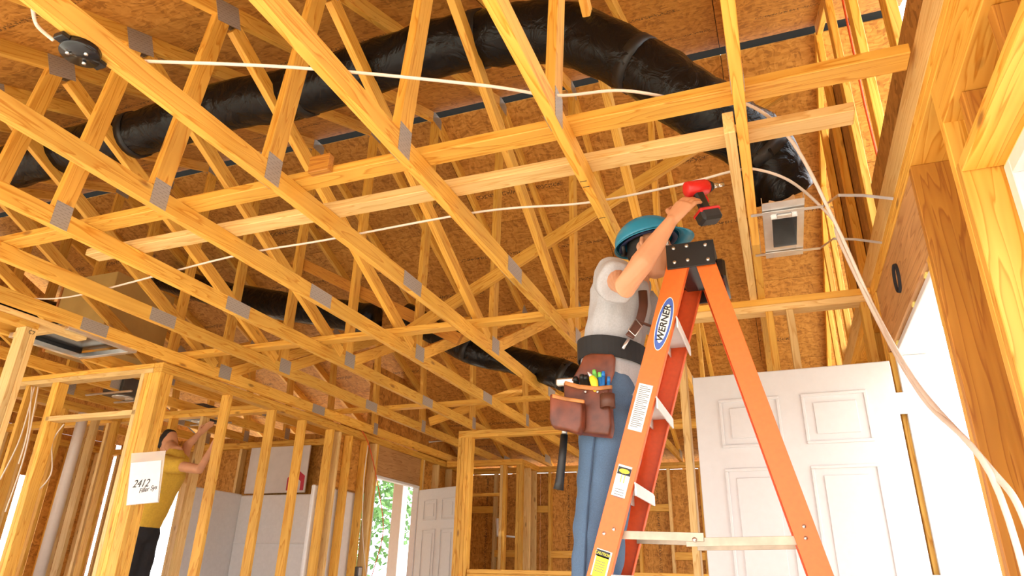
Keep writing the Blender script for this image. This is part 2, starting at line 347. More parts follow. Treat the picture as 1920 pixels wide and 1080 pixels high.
# ---------------------------------------------------------------- walls
def wall(name, label, loc): return thing(name, label, 'wall', loc, None, 'structure')
def studs_x(par, xs, y0, y1, z0=.038, z1=ZP, mat='pine', t=.038):
    for x in xs: bx('stud', x-t/2, x+t/2, y0, y1, z0, z1, random.choice([mat, mat, 'pine_pale']), par)
def studs_y(par, ys, x0, x1, z0=.038, z1=ZP, mat='pine', t=.038):
    for y in ys: bx('stud', x0, x1, y-t/2, y+t/2, z0, z1, random.choice([mat, mat, 'pine_pale']), par)
# right-hand exterior wall with entry door and window
wr = wall('wall_right', 'framed exterior wall with the entry door and a window', (.56, 2.5, 0))
for z in (ZP, ZP+.038): bx('top_plate', .56, .70, -1.0, 9.35, z+.0005, z+.0375, 'pine', wr)
bx('header', .56, .70, .5, 1.98, 2.303, ZP-.001, 'pine', wr)                    # window header
bx('window_head_plate', .56, .70, .55, 1.90, 2.113, 2.151, 'pine', wr)
for y in (.7, 1.1, 1.5, 1.82): bx('cripple_stud', .58, .70, y-.02, y+.02, 2.152, 2.302, 'pine_dark', wr)
bx('jack_stud', .56, .70, 1.902, 1.94, 0.04, 2.15, 'pine', wr); bx('king_stud', .56, .70, 1.942, 1.98, .04, ZP, 'pine', wr)
bx('jack_stud', .56, .70, .51, .549, .04, 2.15, 'pine', wr)
bx('sill_plate', .56, .70, .55, 1.90, .85, .888, 'pine', wr)
bx('king_stud', .56, .70, 2.40, 2.438, .04, ZP, 'pine_dark', wr); bx('jack_stud', .56, .70, 2.44, 2.478, .04, 2.11, 'pine', wr)
bx('jack_stud', .575, .70, 2.48, 2.518, .04, 2.11, 'pine', wr)
bx('door_header', .565, .70, 2.44, 3.60, 2.115, ZP-.001, 'plywood', wr)
bx('jack_stud', .56, .70, 3.565, 3.603, .04, 2.11, 'pine', wr); bx('king_stud', .56, .70, 3.606, 3.644, .04, ZP, 'pine', wr); bx('stud', .56, .70, 3.66, 3.70, .04, ZP, 'pine', wr)
studs_y(wr, [4.3, 4.9, 5.5, 6.1, 6.7, 7.3, 7.9, 8.5, 9.1], .56, .70)
bx('sheathing_panel', .702, .714, 1.95, 2.50, 0, 2.6, 'osb_brown', wr, 0)
bx('sheathing_panel', .702, .714, .0, 1.95, 2.13, 2.6, 'plywood', wr, 0)
bx('sheathing_panel', .702, .714, .0, 1.95, 0, .86, 'osb_brown', wr, 0)
for y0, y1, z0, z1 in ((3.61, 4.3, 0, 2.6), (8.5, 9.4, 0, 2.6), (4.3, 8.5, 2.1, 2.6), (4.3, 8.5, 0, .5)): bx('sheathing_panel', .702, .714, y0, y1, z0, z1, 'osb', wr, 0)  # open bay added out of view: unsheathed studs let daylight onto the far end
bx('sheathing_panel', .702, .714, 2.50, 3.61, 2.11, 2.6, 'osb_brown', wr, 0)
bx('bottom_plate', .56, .70, 3.61, 9.35, .001, .038, 'pine', wr); bx('bottom_plate', .56, .70, -1, 2.5, .001, .038, 'pine', wr)
# foam bead and black spray mark on the door header
ring = []
for i in range(28):
    a = 2*PI*i/28; ring.append((.5635, 3.02+.05*math.cos(a), 2.27+.062*math.sin(a)))
sp = tube('spray_mark', ring+[ring[0]], .011, 'paint_black', wr, 6, .25, False); sp['label'] = 'black sprayed ring on the door header'
tube('foam_bead', [(.70, 2.398, 2.0+.0*i) if False else (.698, 2.397, .1+i*.233) for i in range(11)], .006, 'orange', wr, 6)
# entry door frame + door leaf
df = thing('door_1', 'white entry door frame in the right exterior wall', 'door frame', (.6, 3.0, 0), None, 'structure')
bx('door_jamb', .58, .712, 2.52, 2.55, .02, 2.08, 'white_paint', df); bx('door_jamb', .58, .712, 3.53, 3.562, .02, 2.08, 'white_paint', df)
bx('door_head', .58, .712, 2.52, 3.562, 2.081, 2.108, 'white_paint', df); bx('door_stop', .67, .712, 2.551, 2.565, .02, 2.08, 'white_paint', df)
for y in (2.6, 2.9, 3.4): bx('foam_patch', .575, .60, y, y+.04, 2.104, 2.118, 'foam', df)
def door_leaf(name, label, width, mtx, height=2.03):
    d = thing(name, label, 'door', (0, 0, 0)); d.matrix_basis = mtx; PW[d.name] = mtx.copy()
    def part(nm, x0, x1, z0, z1, y0, y1, mat='door_white', bev=.004):
        o = bx(nm, x0, x1, y0, y1, z0, z1, mat, None, bev); o.parent = d; return o
    part('slab', 0, width, 0, height, -.018, .018)
    cw = (width-.12*2-.1)/2
    for r0, r1 in ((1.66, 1.90), (.98, 1.56), (.22, .86)):
        for c in range(2):
            x0 = .12+c*(cw+.1); x1 = x0+cw
            for y in (-1, 1):
                ys = (-.0205, -.0175) if y < 0 else (.0175, .0205)
                # moulding: four strips and a raised field
                for a in ((x0, x1, r0, r0+.014), (x0, x1, r1-.014, r1), (x0, x0+.014, r0+.014, r1-.014), (x1-.014, x1, r0+.014, r1-.014)):
                    part('panel_moulding', *a, ys[0]-(.006 if y < 0 else 0), ys[1]+(.006 if y > 0 else 0), 'door_white', .002)
                part('raised_panel', x0+.05, x1-.05, r0+.045, r1-.045, ys[0]-(.004 if y < 0 else 0), ys[1]+(.004 if y > 0 else 0), 'door_white', .0035)
    return d
dl = door_leaf('entry_door', 'white six-panel entry door standing open behind the orange ladder', .914, mat3((-1, .055, 0), (0, 0, 1), (0, 0, 0)))
# local axes of the leaf: x along width, y thickness, z up
dx = Vector((-1, .055, 0)).normalized(); mtx = Matrix((dx, Vector((0, 0, 1)).cross(dx), Vector((0, 0, 1)))).transposed().to_4x4(); mtx.translation = Vector((.545, 3.515, .02))
dl.matrix_basis = mtx; PW[dl.name] = mtx
for z in (.25, 1.02, 1.80):
    h = bx('hinge', .546, .582, 3.515, 3.53, z, z+.1, 'metal', None, .001); h.parent = dl; h.matrix_parent_inverse = mtx.inverted()
# window in the right wall
wn = thing('window_1', 'white vinyl window in the right exterior wall', 'window', (.68, 1.3, .888), None, 'structure')
def ringframe(par, x0, x1, y0, y1, z0, z1, t, mat, nm='window_frame'):
    bx(nm, x0, x1, y0, y0+t, z0, z1, mat, par); bx(nm, x0, x1, y1-t, y1, z0, z1, mat, par)
    bx(nm, x0, x1, y0+t, y1-t, z0, z0+t, mat, par); bx(nm, x0, x1, y0+t, y1-t, z1-t, z1, mat, par)
ringframe(wn, .65, .73, .56, 1.885, .895, 2.10, .045, 'white_plastic'); ringframe(wn, .675, .715, .61, 1.835, 1.5, 2.05, .04, 'white_plastic', 'sash')
ringframe(wn, .69, .725, .61, 1.835, .945, 1.53, .04, 'white_plastic', 'sash')
bx('pane', .70, .703, .65, 1.795, 1.54, 2.01, 'glass', wn, 0); bx('pane', .71, .713, .65, 1.795, .985, 1.49, 'glass', wn, 0)
bx('foam_bead', .655, .69, 1.884, 1.902, .9, 2.11, 'foam', wn, .006); bx('foam_bead', .655, .69, .6, 1.9, 2.099, 2.113, 'foam', wn, .004)
o = bx('porch_beam', 1.9, 1.98, 1.0, 7.0, 2.25, 2.42, 'pine_pale'); tag(o, 'porch beam outside the entry door', 'beam')
for y in (1.6, 6.8):
    o = bx('porch_post', 1.89, 1.99, y-.05, y+.05, -.125, 2.25, 'pine_pale'); tag(o, 'porch post outside the entry door, %s end of the beam' % ('window' if y < 3 else 'far'), 'post')
# partition behind the door
wm = wall('wall_middle', 'low stud partition behind the open entry door', (.1, 3.77, 0))
for z in (ZP, ZP+.038): bx('top_plate', -.46, .559, 3.73, 3.82, z+.0005, z+.0375, 'pine' if z > ZP else 'pine_pale', wm)
studs_x(wm, [-.44, .05, .155, .52], 3.732, 3.818); bx('bottom_plate', -.46, .559, 3.73, 3.82, .001, .037, 'pine', wm)
# long interior wall on the left
wl = wall('wall_left', 'stud wall with bathroom behind it and a back door', (-4.33, 5.3, 0))
X0, X1 = -4.379, -4.29
for z in (ZP, ZP+.038): bx('top_plate', X0, X1, 3.70, 9.35, z+.0005, z+.0375, 'pine', wl)
studs_y(wl, [3.72, 3.76, 3.80, 4.45, 5.03, 5.48, 5.95, 6.08, 6.30, 6.62, 6.80, 6.84], X0, X1)
bx('bottom_plate', X0, X1, 3.70, 6.86, .001, .037, 'pine', wl)
bx('door_header', X0, X1-.01, 6.87, 7.90, 2.11, ZP-.001, 'plywood', wl); bx('cripple_stud', X0, X1, 7.64, 7.68, 2.11, ZP-.001, 'pine', wl) if False else None
studs_y(wl, [7.94, 7.98, 8.4, 8.8, 9.2], X0, X1)
bx('sheathing_panel', X0-.014, X0-.002, 7.96, 9.4, 0, 2.6, 'osb', wl, 0)
bx('sheathing_panel', X0-.014, X0-.002, 6.2, 6.86, 1.9, 2.6, 'osb', wl, 0); bx('sheathing_panel', -4.42, -4.408, 6.74, 9.4, 2.62, 3.4, 'osb', wl, 0)
d2 = thing('door_2', 'white back door frame at the end of the left stud wall', 'door frame', (-4.33, 7.4, 0), None, 'structure')
for y in (6.862, 7.885): bx('door_jamb', X0, X1-.01, y, y+.03, 0, 2.08, 'white_paint', d2)
bx('door_head', X0, X1-.01, 6.862, 7.915, 2.081, 2.108, 'white_paint', d2)
dx = Vector((.9, -.43, 0)).normalized(); mtx = Matrix((dx, Vector((0, 0, 1)).cross(dx), Vector((0, 0, 1)))).transposed().to_4x4(); mtx.translation = Vector((-4.26, 7.87, .02))
door_leaf('back_door', 'white six-panel back door ajar beside the bright doorway', .86, mtx)
# near stub of that wall with the lettered post
wn2 = wall('wall_left_near', 'short stub of stud wall under the eighth truss', (-4.4, 2.3, 0))
bx('top_plate', -4.379, -4.29, .8, 3.05, ZP+.0385, ZB-.001, 'pine_pale', wn2); bx('top_plate', -4.379, -4.29, .8, 2.72, ZP+.0005, ZP+.0375, 'pine', wn2)
studs_y(wn2, [2.66, 2.70], -4.379, -4.29); studs_y(wn2, [1.2, 1.8], -4.379, -4.29); bx('bottom_plate', -4.379, -4.29, .8, 2.72, .001, .037, 'pine', wn2)
text('stud_marking', 'C7', .035, mat3((.0, 1, 0), (0, 0, 1), (-4.2885, 2.685, ZP-.03)), 'ink', wn2)
# hallway wall running left from the corner
wh = wall('wall_hall', 'stud wall running away from the corner post with wiring', (-5.4, 3.74, 0))
for z in (ZP, ZP+.038): bx('top_plate', -8.3, -4.381, 3.70, 3.79, z+.0005, z+.0375, 'pine' if z > ZP else 'pine_pale', wh)
studs_x(wh, [-4.40, -4.44, -4.48, -5.40, -5.44, -5.75, -6.05, -6.09, -6.5, -7.0, -7.5, -8.0], 3.70, 3.79)
bx('header', -5.42, -4.46, 3.70, 3.79, 2.125, 2.163, 'pine_pale', wh)
wh2 = wall('wall_hall_rear', 'second row of studs behind the hallway wall', (-6, 5.1, 0))
for z in (ZP, ZP+.038): bx('top_plate', -8.3, -4.40, 5.06, 5.15, z+.0005, z+.0375, 'pine', wh2)
studs_x(wh2, [-5.2, -5.6, -6.05, -6.09, -6.45, -6.85, -6.9, -7.3, -7.7, -8.1], 5.06, 5.15)
wb = wall('wall_bath', 'exterior wall behind the white tub surround', (-6.2, 6.76, 0))
for z in (ZP, ZP+.038): bx('top_plate', -8.3, -4.40, 6.70, 6.79, z+.0005, z+.0375, 'pine', wb)
studs_x(wb, [-6.15, -6.6, -7.0, -7.9, -8.2], 6.70, 6.79); bx('sheathing_panel', -8.3, -7.6, 6.80, 6.812, 0, 2.6, 'osb', wb, 0); bx('sheathing_panel', -6.9, -4.41, 6.80, 6.812, 0, 2.6, 'osb', wb, 0)
bx('sheathing_panel', -7.6, -6.9, 6.80, 6.812, 2.05, 2.6, 'osb', wb, 0)
wo = wall('wall_far_left', 'outer stud wall at the far left of the house with window gaps', (-8.3, 5, 0))
for z in (ZP, ZP+.038): bx('top_plate', -8.39, -8.301, 1.0, 6.8, z+.0005, z+.0375, 'pine', wo)
studs_y(wo, [1.2+.41*i for i in range(14)], -8.39, -8.301)
for y0, y1, z0, z1 in ((-.5, 6.8, 2.05, 2.6), (-.5, 6.8, 0, .9), (2.6, 3.5, .9, 2.05), (4.3, 5.2, .9, 2.05), (6.0, 6.8, .9, 2.05)): bx('sheathing_panel', -8.404, -8.392, y0, y1, z0, z1, 'osb', wo, 0)
vv = [(-8.40, -.5, 2.602), (-8.40, 9.0, 2.602), (-8.40, RY, RZ-.05)]; vv += [(x+.012, y, z) for x, y, z in vv]
meshobj('gable_sheathing', vv, [(0, 2, 1), (3, 4, 5), (0, 1, 4, 3), (1, 2, 5, 4), (2, 0, 3, 5)], 'osb', wo)
wx = wall('wall_hall_side', 'short cross wall of studs between the hallway walls', (-6.3, 4.4, 0))
for z in (ZP, ZP+.038): bx('top_plate', -6.34, -6.251, 3.795, 5.055, z+.0005, z+.0375, 'pine', wx)
studs_y(wx, [3.82, 4.1, 4.14, 4.45, 4.8, 5.03], -6.34, -6.251)
# far exterior wall, closet, half wall
wf = wall('wall_far', 'far exterior wall with OSB sheathing between the studs', (-2, 9.4, 0))
for z in (ZP, ZP+.038): bx('top_plate', -4.37, .555, 9.31, 9.40, z+.0005, z+.0375, 'pine', wf)
studs_x(wf, [-4.25+.41*i for i in range(12)], 9.31, 9.40)
for i in range(4): bx('sheathing_panel', -4.4+1.22*i, -4.4+1.217*(i+1), 9.402, 9.414, 0, 2.44, 'osb', wf, 0)
for i in range(11): bx('blocking', -4.25+.41*i+.02, -4.25+.41*(i+1)-.02, 9.315, 9.395, 1.32 if i % 2 else 1.9, 1.41 if i % 2 else 1.99, 'pine', wf)
wc = wall('wall_closet', 'framed closet corner in front of the far wall', (-3.6, 8.7, 0))
for z in (ZP, ZP+.038):
    bx('top_plate', -4.28, -3.17, 8.60, 8.69, z+.0005, z+.0375, 'pine', wc); bx('top_plate', -3.26, -3.17, 8.692, 9.308, z+.0005, z+.0375, 'pine', wc)
studs_x(wc, [-3.19, -3.23, -3.42, -3.46, -4.1], 8.60, 8.69); studs_y(wc, [8.95, 9.2], -3.26, -3.17); bx('header', -4.08, -3.48, 8.61, 8.68, 2.05, 2.088, 'pine', wc)
wk = wall('wall_half', 'half-height stud wall with a post and header at one end', (-2, 6.75, 0))
bx('cap_plate', -3.04, -.3, 6.70, 6.79, 1.098, 1.136, 'pine', wk); bx('cap_plate', -3.04, -.3, 6.70, 6.79, 1.058, 1.096, 'pine', wk)
studs_x(wk, [-3.02+.41*i for i in range(7)], 6.70, 6.79, .038, 1.056); bx('bottom_plate', -3.04, -.3, 6.70, 6.79, .001, .037, 'pine', wk)
for x in (-3.19, -3.15, -3.11, -3.07): bx('post_stud', x-.019, x+.019, 6.70, 6.79, .001, ZP, 'pine', wk)
bx('header', -3.21, -.3, 6.70, 6.79, ZP, ZP+.037, 'pine', wk); bx('header', -3.21, -.3, 6.70, 6.79, ZP+.038, ZB-.001, 'pine', wk)
bx('post_stud', -.34, -.3, 6.70, 6.79, 1.138, ZP, 'pine', wk)
# ---------------------------------------------------------------- bathroom
tub = thing('tub_surround', 'white moulded tub and shower surround behind the stud wall', 'tub', (-5.2, 6.2, 0))
bx('back_panel', -5.99, -4.40, 6.655, 6.69, .45, 1.885, 'white_plastic', tub, .01); bx('side_panel', -6.03, -5.992, 5.85, 6.69, .45, 1.9, 'white_plastic', tub, .01)
bx('side_panel', -4.44, -4.40, 5.9, 6.654, .45, 1.885, 'white_plastic', tub, .01)
for z in (.9, 1.35): bx('moulded_ledge', -5.98, -4.45, 6.64, 6.656, z, z+.015, 'white_plastic', tub, .005)
bx('tub_apron', -6.03, -4.40, 5.85, 5.92, 0, .5, 'white_plastic', tub, .02); bx('tub_floor', -5.98, -4.45, 5.93, 6.64, .1, .16, 'white_plastic', tub, .02)
bk = thing('backer_board', 'printed white backer board above the tub surround', 'board', (-5.6, 6.69, 1.9))
bx('board', -5.96, -5.10, 6.665, 6.685, 1.905, 2.44, 'backer_white', bk)
hs = Vector((-5.36, 6.6625, 1.93))
lg = meshobj('printed_logo', [hs+Vector(v) for v in [(0, 0, 0), (.24, 0, 0), (.24, 0, .16), (.12, 0, .24), (0, 0, .14), (.05, 0, 0), (.19, 0, 0), (.19, 0, .10), (.12, 0, .15), (.05, 0, .09)]],
             [(0, 5, 9, 4), (4, 9, 8, 3), (3, 8, 7, 2), (2, 7, 6, 1)], 'red_ink', bk); lg['label'] = 'red house-shaped outline printed on the board'
# ---------------------------------------------------------------- outside greenery
def tree(label, loc, h, r, seed):
    rn = random.Random(seed); t = thing('tree', label, 'tree', loc, 'trees outside the back door'); L0 = Vector(loc)
    tube('trunk', [L0, L0+Vector((.1, 0, h*.6))], [.16, .07], 'bark', t)
    vv, ff = [], []
    for i in range(2600):
        d = Vector((rn.gauss(0, 1), rn.gauss(0, 1), rn.gauss(0, 1))).normalized()*r*(.45+.6*rn.random()); c = L0+Vector((0, 0, h*.62))+Vector((d.x, d.y, d.z*1.25))
        a = Vector((rn.gauss(0, 1), rn.gauss(0, 1), rn.gauss(0, 1))).normalized()*.12; b2 = a.orthogonal().normalized()*.07; n = len(vv)
        vv += [c-a, c+b2, c+a, c-b2]; ff.append((n, n+1, n+2, n+3))
    f = meshobj('foliage', vv, ff, 'leaves', t); f['kind'] = 'stuff'
tree('leafy tree outside the back door, beside the porch post', (-11.5, 14.0, -.125), 5.5, 1.9, 1); tree('broad leafy tree outside the back door, farther off', (-13.0, 19.5, -.125), 6.5, 2.4, 2); tree('leafy tree beyond the hallway windows', (-15, 7.5, -.125), 5.5, 2.2, 3)
pq = PY(748, 960, 9.3); o = bx('porch_post', pq.x-.08, pq.x+.08, 9.22, 9.38, -.125, 2.6, 'white_paint'); tag(o, 'white porch post outside the back door', 'post')
# ---------------------------------------------------------------- ducts
def duct(name, label, pts, r, rings=True):
    t = thing(name, label, 'duct', pts[0]); rn = random.Random(len(label))
    n = len(pts); rs = [r*(1+.07*rn.uniform(-1, 1)) for _ in pts]
    tb = tube('duct_sleeve', pts, rs, 'black_film', t, 20, 1., True, 8)
    tx = bpy.data.textures.get('crumple') or bpy.data.textures.new('crumple', 'CLOUDS'); tx.noise_scale = .07
    md = tb.modifiers.new('crumple', 'DISPLACE'); md.texture = tx; md.strength = .035; md.mid_level = .5; md.texture_coords = 'GLOBAL'
    if rings:
        for i in range(1, n-1, 2):
            d = (Vector(pts[i+1])-Vector(pts[i-1])).normalized()*.03
            tube('duct_strap', [Vector(pts[i])-d, Vector(pts[i])+d], rs[i]*1.03, 'black', t, 20)
    return t
duct('flex_duct', 'long black film-wrapped duct running over the trusses to the boot', [(-6.2, 2.55, 3.62), (-5.2, 2.5, 3.60), (-4.4, 2.5, 3.63), (-3.6, 2.5, 3.62), (-2.9, 2.5, 3.66), (-2.3, 2.5, 3.62), (-1.7, 2.5, 3.67), (-1.2, 2.5, 3.66), (-.76, 2.5, 3.56), (-.4, 2.52, 3.28), (-.12, 2.6, 3.0), (.09, 2.76, 2.85), (.145, 2.9, 2.69)], .145)
duct('flex_duct', 'black duct low behind the king posts', [PY(300, 520, 5.2), PY(450, 560, 5.2), PY(580, 580, 5.2), PY(700, 600, 5.2)], .14)
duct('flex_duct', 'black duct sagging on the far truss chords behind the worker', [PY(760, 590, 5.3), PY(880, 655, 5.3), PY(960, 675, 5.3), PY(1060, 705, 5.2), PY(1120, 740, 5.3)], .12)
duct('flex_duct', 'black duct bundled beside the tan plenum box', [(-7.4, 3.2, 3.1), (-6.7, 3.4, 3.15), (-6.25, 3.75, 3.1), (-5.9, 4.05, 3.12)], .2)
duct('flex_duct', 'short black duct under the roof at the far left', [(-7.6, 2.2, 3.3), (-6.6, 2.7, 3.35), (-5.9, 3.1, 3.3)], .17)
pb = thing('plenum_box', 'tan foil-faced duct board plenum box hung behind the trusses', 'box', (-5.4, 4.3, 2.7))
stick('box_body', (-5.35, 4.0, 2.72), (-5.35, 4.0, 3.38), .62, .62, 'board_tan', pb, (1, 0, 0), .004)
stick('seam_tape', (-5.665, 3.688, 2.72), (-5.665, 3.688, 3.38), .02, .02, 'leather_tan', pb)
# register boot with hanger strips
bt = thing('duct_boot', 'galvanised register boot hanging below the black duct', 'duct boot', (.145, 2.93, 2.53))
fx0, fx1, fy0, fy1, z = .062, .228, 2.66, 3.21, 2.522
ox0, ox1, oy0, oy1 = .098, .198, 2.79, 3.07
for a in ((fx0, ox0, fy0, fy1), (ox1, fx1, fy0, fy1), (ox0, ox1, fy0, oy0), (ox0, ox1, oy1, fy1)): bx('flange', *a, z, z+.003, 'metal', bt, 0)
for a in ((ox0-.003, ox0, oy0, oy1), (ox1, ox1+.003, oy0, oy1), (ox0, ox1, oy0-.003, oy0), (ox0, ox1, oy1, oy1+.003)): bx('throat', *a, z-.012, z+.16, 'metal', bt, 0)
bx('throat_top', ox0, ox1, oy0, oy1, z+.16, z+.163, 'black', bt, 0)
bx('folded_tab', ox0+.02, ox1-.02, oy0-.03, oy0-.003, z-.012, z-.001, 'metal', bt)
for a in ((fx0, fx0+.003, fy0, fy1), (fx1-.003, fx1, fy0, fy1)): bx('flange_lip', *a, z, z+.03, 'metal', bt, 0)
for y, lab in ((2.74, 'thin metal hanger strip across the near end of the boot'), (3.15, 'thin metal hanger strip across the far end of the boot')):
    pts = [(.015, y, 2.516), (.10, y, 2.516), (.30, y, 2.512), (.36, y-.015, 2.545), (.45, y-.01, 2.53), (.556, y, 2.50)]
    vs_, fs = [], []
    for p in pts: vs_ += [(p[0], p[1]-.011, p[2]), (p[0], p[1]+.011, p[2]), (p[0], p[1]+.011, p[2]+.002), (p[0], p[1]-.011, p[2]+.002)]
    for i in range(len(pts)-1):
        for k in range(4): fs.append((4*i+k, 4*i+(k+1) % 4, 4*i+4+(k+1) % 4, 4*i+4+k))
    fs += [(3, 2, 1, 0), tuple(4*(len(pts)-1)+k for k in range(4))]
    o = meshobj('hanger_strip', vs_, fs, 'metal'); tag(o, lab, 'strip')
# return-air box between seventh and eighth truss
rg = thing('return_box', 'open black return-air box with pale frame between two trusses', 'vent', (-4.53, 3.15, 2.5))
for a in ((-4.83, -4.79, 2.88, 3.42), (-4.29, -4.25, 2.88, 3.42), (-4.79, -4.29, 2.88, 2.92), (-4.79, -4.29, 3.38, 3.42)): bx('frame_board', *a, 2.50, 2.535, 'pine_pale' if a[2] == 2.88 and a[3] < 3 else 'metal', rg)
bx('liner', -4.80, -4.28, 2.90, 3.40, 2.56, 2.58, 'black_gloss', rg)
for a in ((-4.80, -4.795, 2.9, 3.4), (-4.285, -4.28, 2.9, 3.4)): bx('liner', *a, 2.536, 2.56, 'black_gloss', rg)
for i, q in enumerate(((230, 745), (375, 790))):
    c = PZ(*q, 2.50 if i else 2.5); f_ = thing('vent_can', ['dark metal fan housing in the hallway ceiling', 'dark metal fan housing above the bathroom studs'][i], 'vent', c)
    stick('housing', c, c+Vector((0, 0, .16)), .24, .24, 'dark_metal', f_); tube('fan_ring', [c-Vector((0, 0, .006)), c+Vector((0, 0, .002))], .09, 'metal', f_, 20)
    for dy in (-.15, .15): bx('mounting_rail', c.x-.28, c.x+.28, c.y+dy-.01, c.y+dy+.01, c.z-.004, c.z+.012, 'metal', f_)
# ---------------------------------------------------------------- cables
def cable(label, pts, r=.0075, mat='cable_white', flat=.55): o = tube('cable', pts, r, mat, None, 8, flat, True, 8); tag(o, label, 'cable'); return o
zc = ZT+.008
cable('white flat cable from the round box across the chords and down the entry wall', [(-1.84, 1.2, zc), (-1.34, 1.41, zc), (-.8, 1.69, zc), (-.576, 1.83, zc+.003), (-.36, 1.945, zc+.055), (-.14, 2.085, zc+.055), (.05, 2.17, zc+.055), (.2, 2.45, 2.66), (.33, 2.75, 2.45), PX(1640, 580, .45), PX(1720, 720, .46), PX(1850, 870, .47), PX(1925, 985, .47), (.47, 1.75, .85)])
cable('white flat cable sagging from the plenum toward the drill', [PZ(60, 560, zc), PZ(150, 553, zc), PZ(430, 482, zc), PZ(610, 450, zc), PZ(900, 397, zc), PZ(1100, 380, zc), PZ(1280, 345, zc), PZ(1370, 322, zc), PZ(1420, 318, zc), PZ(1490, 345, 2.60), PZ(1562, 412, 2.56), (.36, 2.95, 2.45), PX(1650, 610, .45), PX(1730, 745, .455), PX(1858, 890, .46), (.46, 1.85, .9)])
cable('loop of white wire hanging at the top of the fourth truss', [(-1.95, .93, 2.62), (-2.0, .98, 2.62), PZ(100, 75, 2.53)], .006)
cable('thin red wire hanging down the left stud wall', [PX(660, 785, -4.27), PX(690, 830, -4.27), PX(712, 930, -4.27), PX(718, 1000, -4.27), PX(700, 1070, -4.27), PX(690, 1100, -4.27)], .005, 'cable_red', 1)
cable('white wire down the stud beside the back door', [PX(690, 835, -4.275), PX(682, 900, -4.275), PX(680, 1000, -4.275), PX(688, 1090, -4.275)], .006)
for i, (a, b_) in enumerate((((65, 725), (0, 900)), ((60, 725), (35, 870)), ((72, 725), (10, 960)))):
    p, q = PY(*a, 3.66-.025*i), PY(*b_, 3.66-.025*i); cable(['white wire drooping from the hallway plate, left strand', 'white wire drooping from the hallway plate, middle strand', 'white wire drooping from the hallway plate, right strand'][i], [p, (p+q)/2+Vector((.05, 0, -.05)), q], .006)
cable('looped white wire between the hallway studs', [PY(120, 795, 3.80), PY(98, 830, 3.80), PY(95, 890, 3.80), PY(55, 935, 3.80)], .006)
gc = tube('conduit', [(-4.2, 7.9, 2.66), (-1.0, 7.6, 2.66)], .012, 'metal'); tag(gc, 'thin grey conduit across the far truss chords', 'pipe')
pv = tube('vent_pipe', [PY(158, 775, 4.6), PY(140, 840, 4.6), PY(70, 1090, 4.6)], .048, 'pvc', None, 16); tag(pv, 'pale plastic vent pipe rising behind the hallway studs', 'pipe')
# round electrical box on the fourth truss
eb = thing('electrical_box', 'round black ceiling box screwed under the fourth truss', 'electrical box', (-1.83, 1.03, ZB))
c = Vector((-1.83, 1.03, ZB)); tube('box_body', [c-Vector((0, 0, .028)), c-Vector((0, 0, .001))], .055, 'black_gloss', eb, 24)
for a in (0, 2, 4): tube('screw', [c+Vector((.03*math.cos(a), .03*math.sin(a), -.034)), c+Vector((.03*math.cos(a), .03*math.sin(a), -.027))], .006, 'metal', eb, 8)
bx('ear', -1.85, -1.81, .955, .98, ZB-.02, ZB-.002, 'black_gloss', eb); bx('ear', -1.85, -1.81, 1.08, 1.105, ZB-.02, ZB-.002, 'black_gloss', eb)
ob = thing('outlet_box', 'grey outlet box nailed low on the stud by the back door', 'electrical box', PX(672, 1072, -4.26))
c = PX(672, 1072, -4.27); bx('box_body', c.x-.03, c.x+.02, c.y-.04, c.y+.04, c.z-.05, c.z+.05, 'dark_metal', ob, .006); bx('cover', c.x+.02, c.x+.023, c.y-.03, c.y+.03, c.z-.04, c.z+.04, 'metal', ob)
# paper in clear bag on the corner post
bg_ = thing('permit_bag', 'clear bag with a handwritten sheet pinned on the corner post', 'paper', (-4.3, 3.68, 1.7))
a, b_, c, d = PY(247, 850, 3.685), PY(311, 845, 3.685), PY(298, 942, 3.685), PY(237, 948, 3.685)
meshobj('bag', [a, b_, c, d]+[p-Vector((0, .003, 0)) for p in (a, b_, c, d)], [(0, 1, 2, 3), (7, 6, 5, 4), (0, 4, 5, 1), (1, 5, 6, 2), (2, 6, 7, 3), (3, 7, 4, 0)], 'clear_bag', bg_)
a, b_, c, d = PY(246, 868, 3.679), PY(303, 863, 3.679), PY(296, 941, 3.679), PY(238, 947, 3.679)
meshobj('sheet', [a, b_, c, d]+[p-Vector((0, .002, 0)) for p in (a, b_, c, d)], [(0, 1, 2, 3), (7, 6, 5, 4), (0, 4, 5, 1), (1, 5, 6, 2), (2, 6, 7, 3), (3, 7, 4, 0)], 'paper', bg_)
ux = (b_-a).normalized(); uy = (a-d).normalized()
text('handwriting', '2412', .075, mat3(ux, uy, PY(264, 907, 3.675)), 'ink', bg_, .3); text('handwriting', 'Filler Sys', .045, mat3(ux+uy*.12, uy, PY(277, 917, 3.675)), 'ink', bg_, .3)
# ---------------------------------------------------------------- stepladder
YN, YF = 2.45, 2.83
ld = thing('stepladder', 'orange fibreglass stepladder the worker stands on', 'ladder', (-.3, 2.64, 0))
ft, fb = PY(1269, 503, YN), PY(1122, 1080, YN); rtp, rb = PY(1322, 490, YN), PY(1540, 1080, YN)
def ext(a, b_, z): t = (z-a.z)/(b_.z-a.z); return a+(b_-a)*t
ftop, fbot = ext(ft, fb, 2.25), ext(ft, fb, 0.0); rtop, rbot = ext(rtp, rb, 2.25), ext(rtp, rb, 0.0)
def chan(name, a, b_, wd, y, s, mat, ab=None):
    # C-channel: web in a vertical plane, two flanges toward the ladder's inside
    p, q = Vector((a.x, y, a.z)), Vector((b_.x, y, b_.z)); ax = (p-q).normalized(); n = Vector((0, 1, 0)).cross(ax).normalized()
    web = stick(name, q, p, wd, .004, mat, ld, n, .001, False)
    for e in (-1, 1):
        off = n*(e*(wd/2-.002))+Vector((0, s*.015, 0))
        f_ = stick('flange', q+off, p+off, .004, .03, mat, web, n, .001, False)
    return web, ax, n
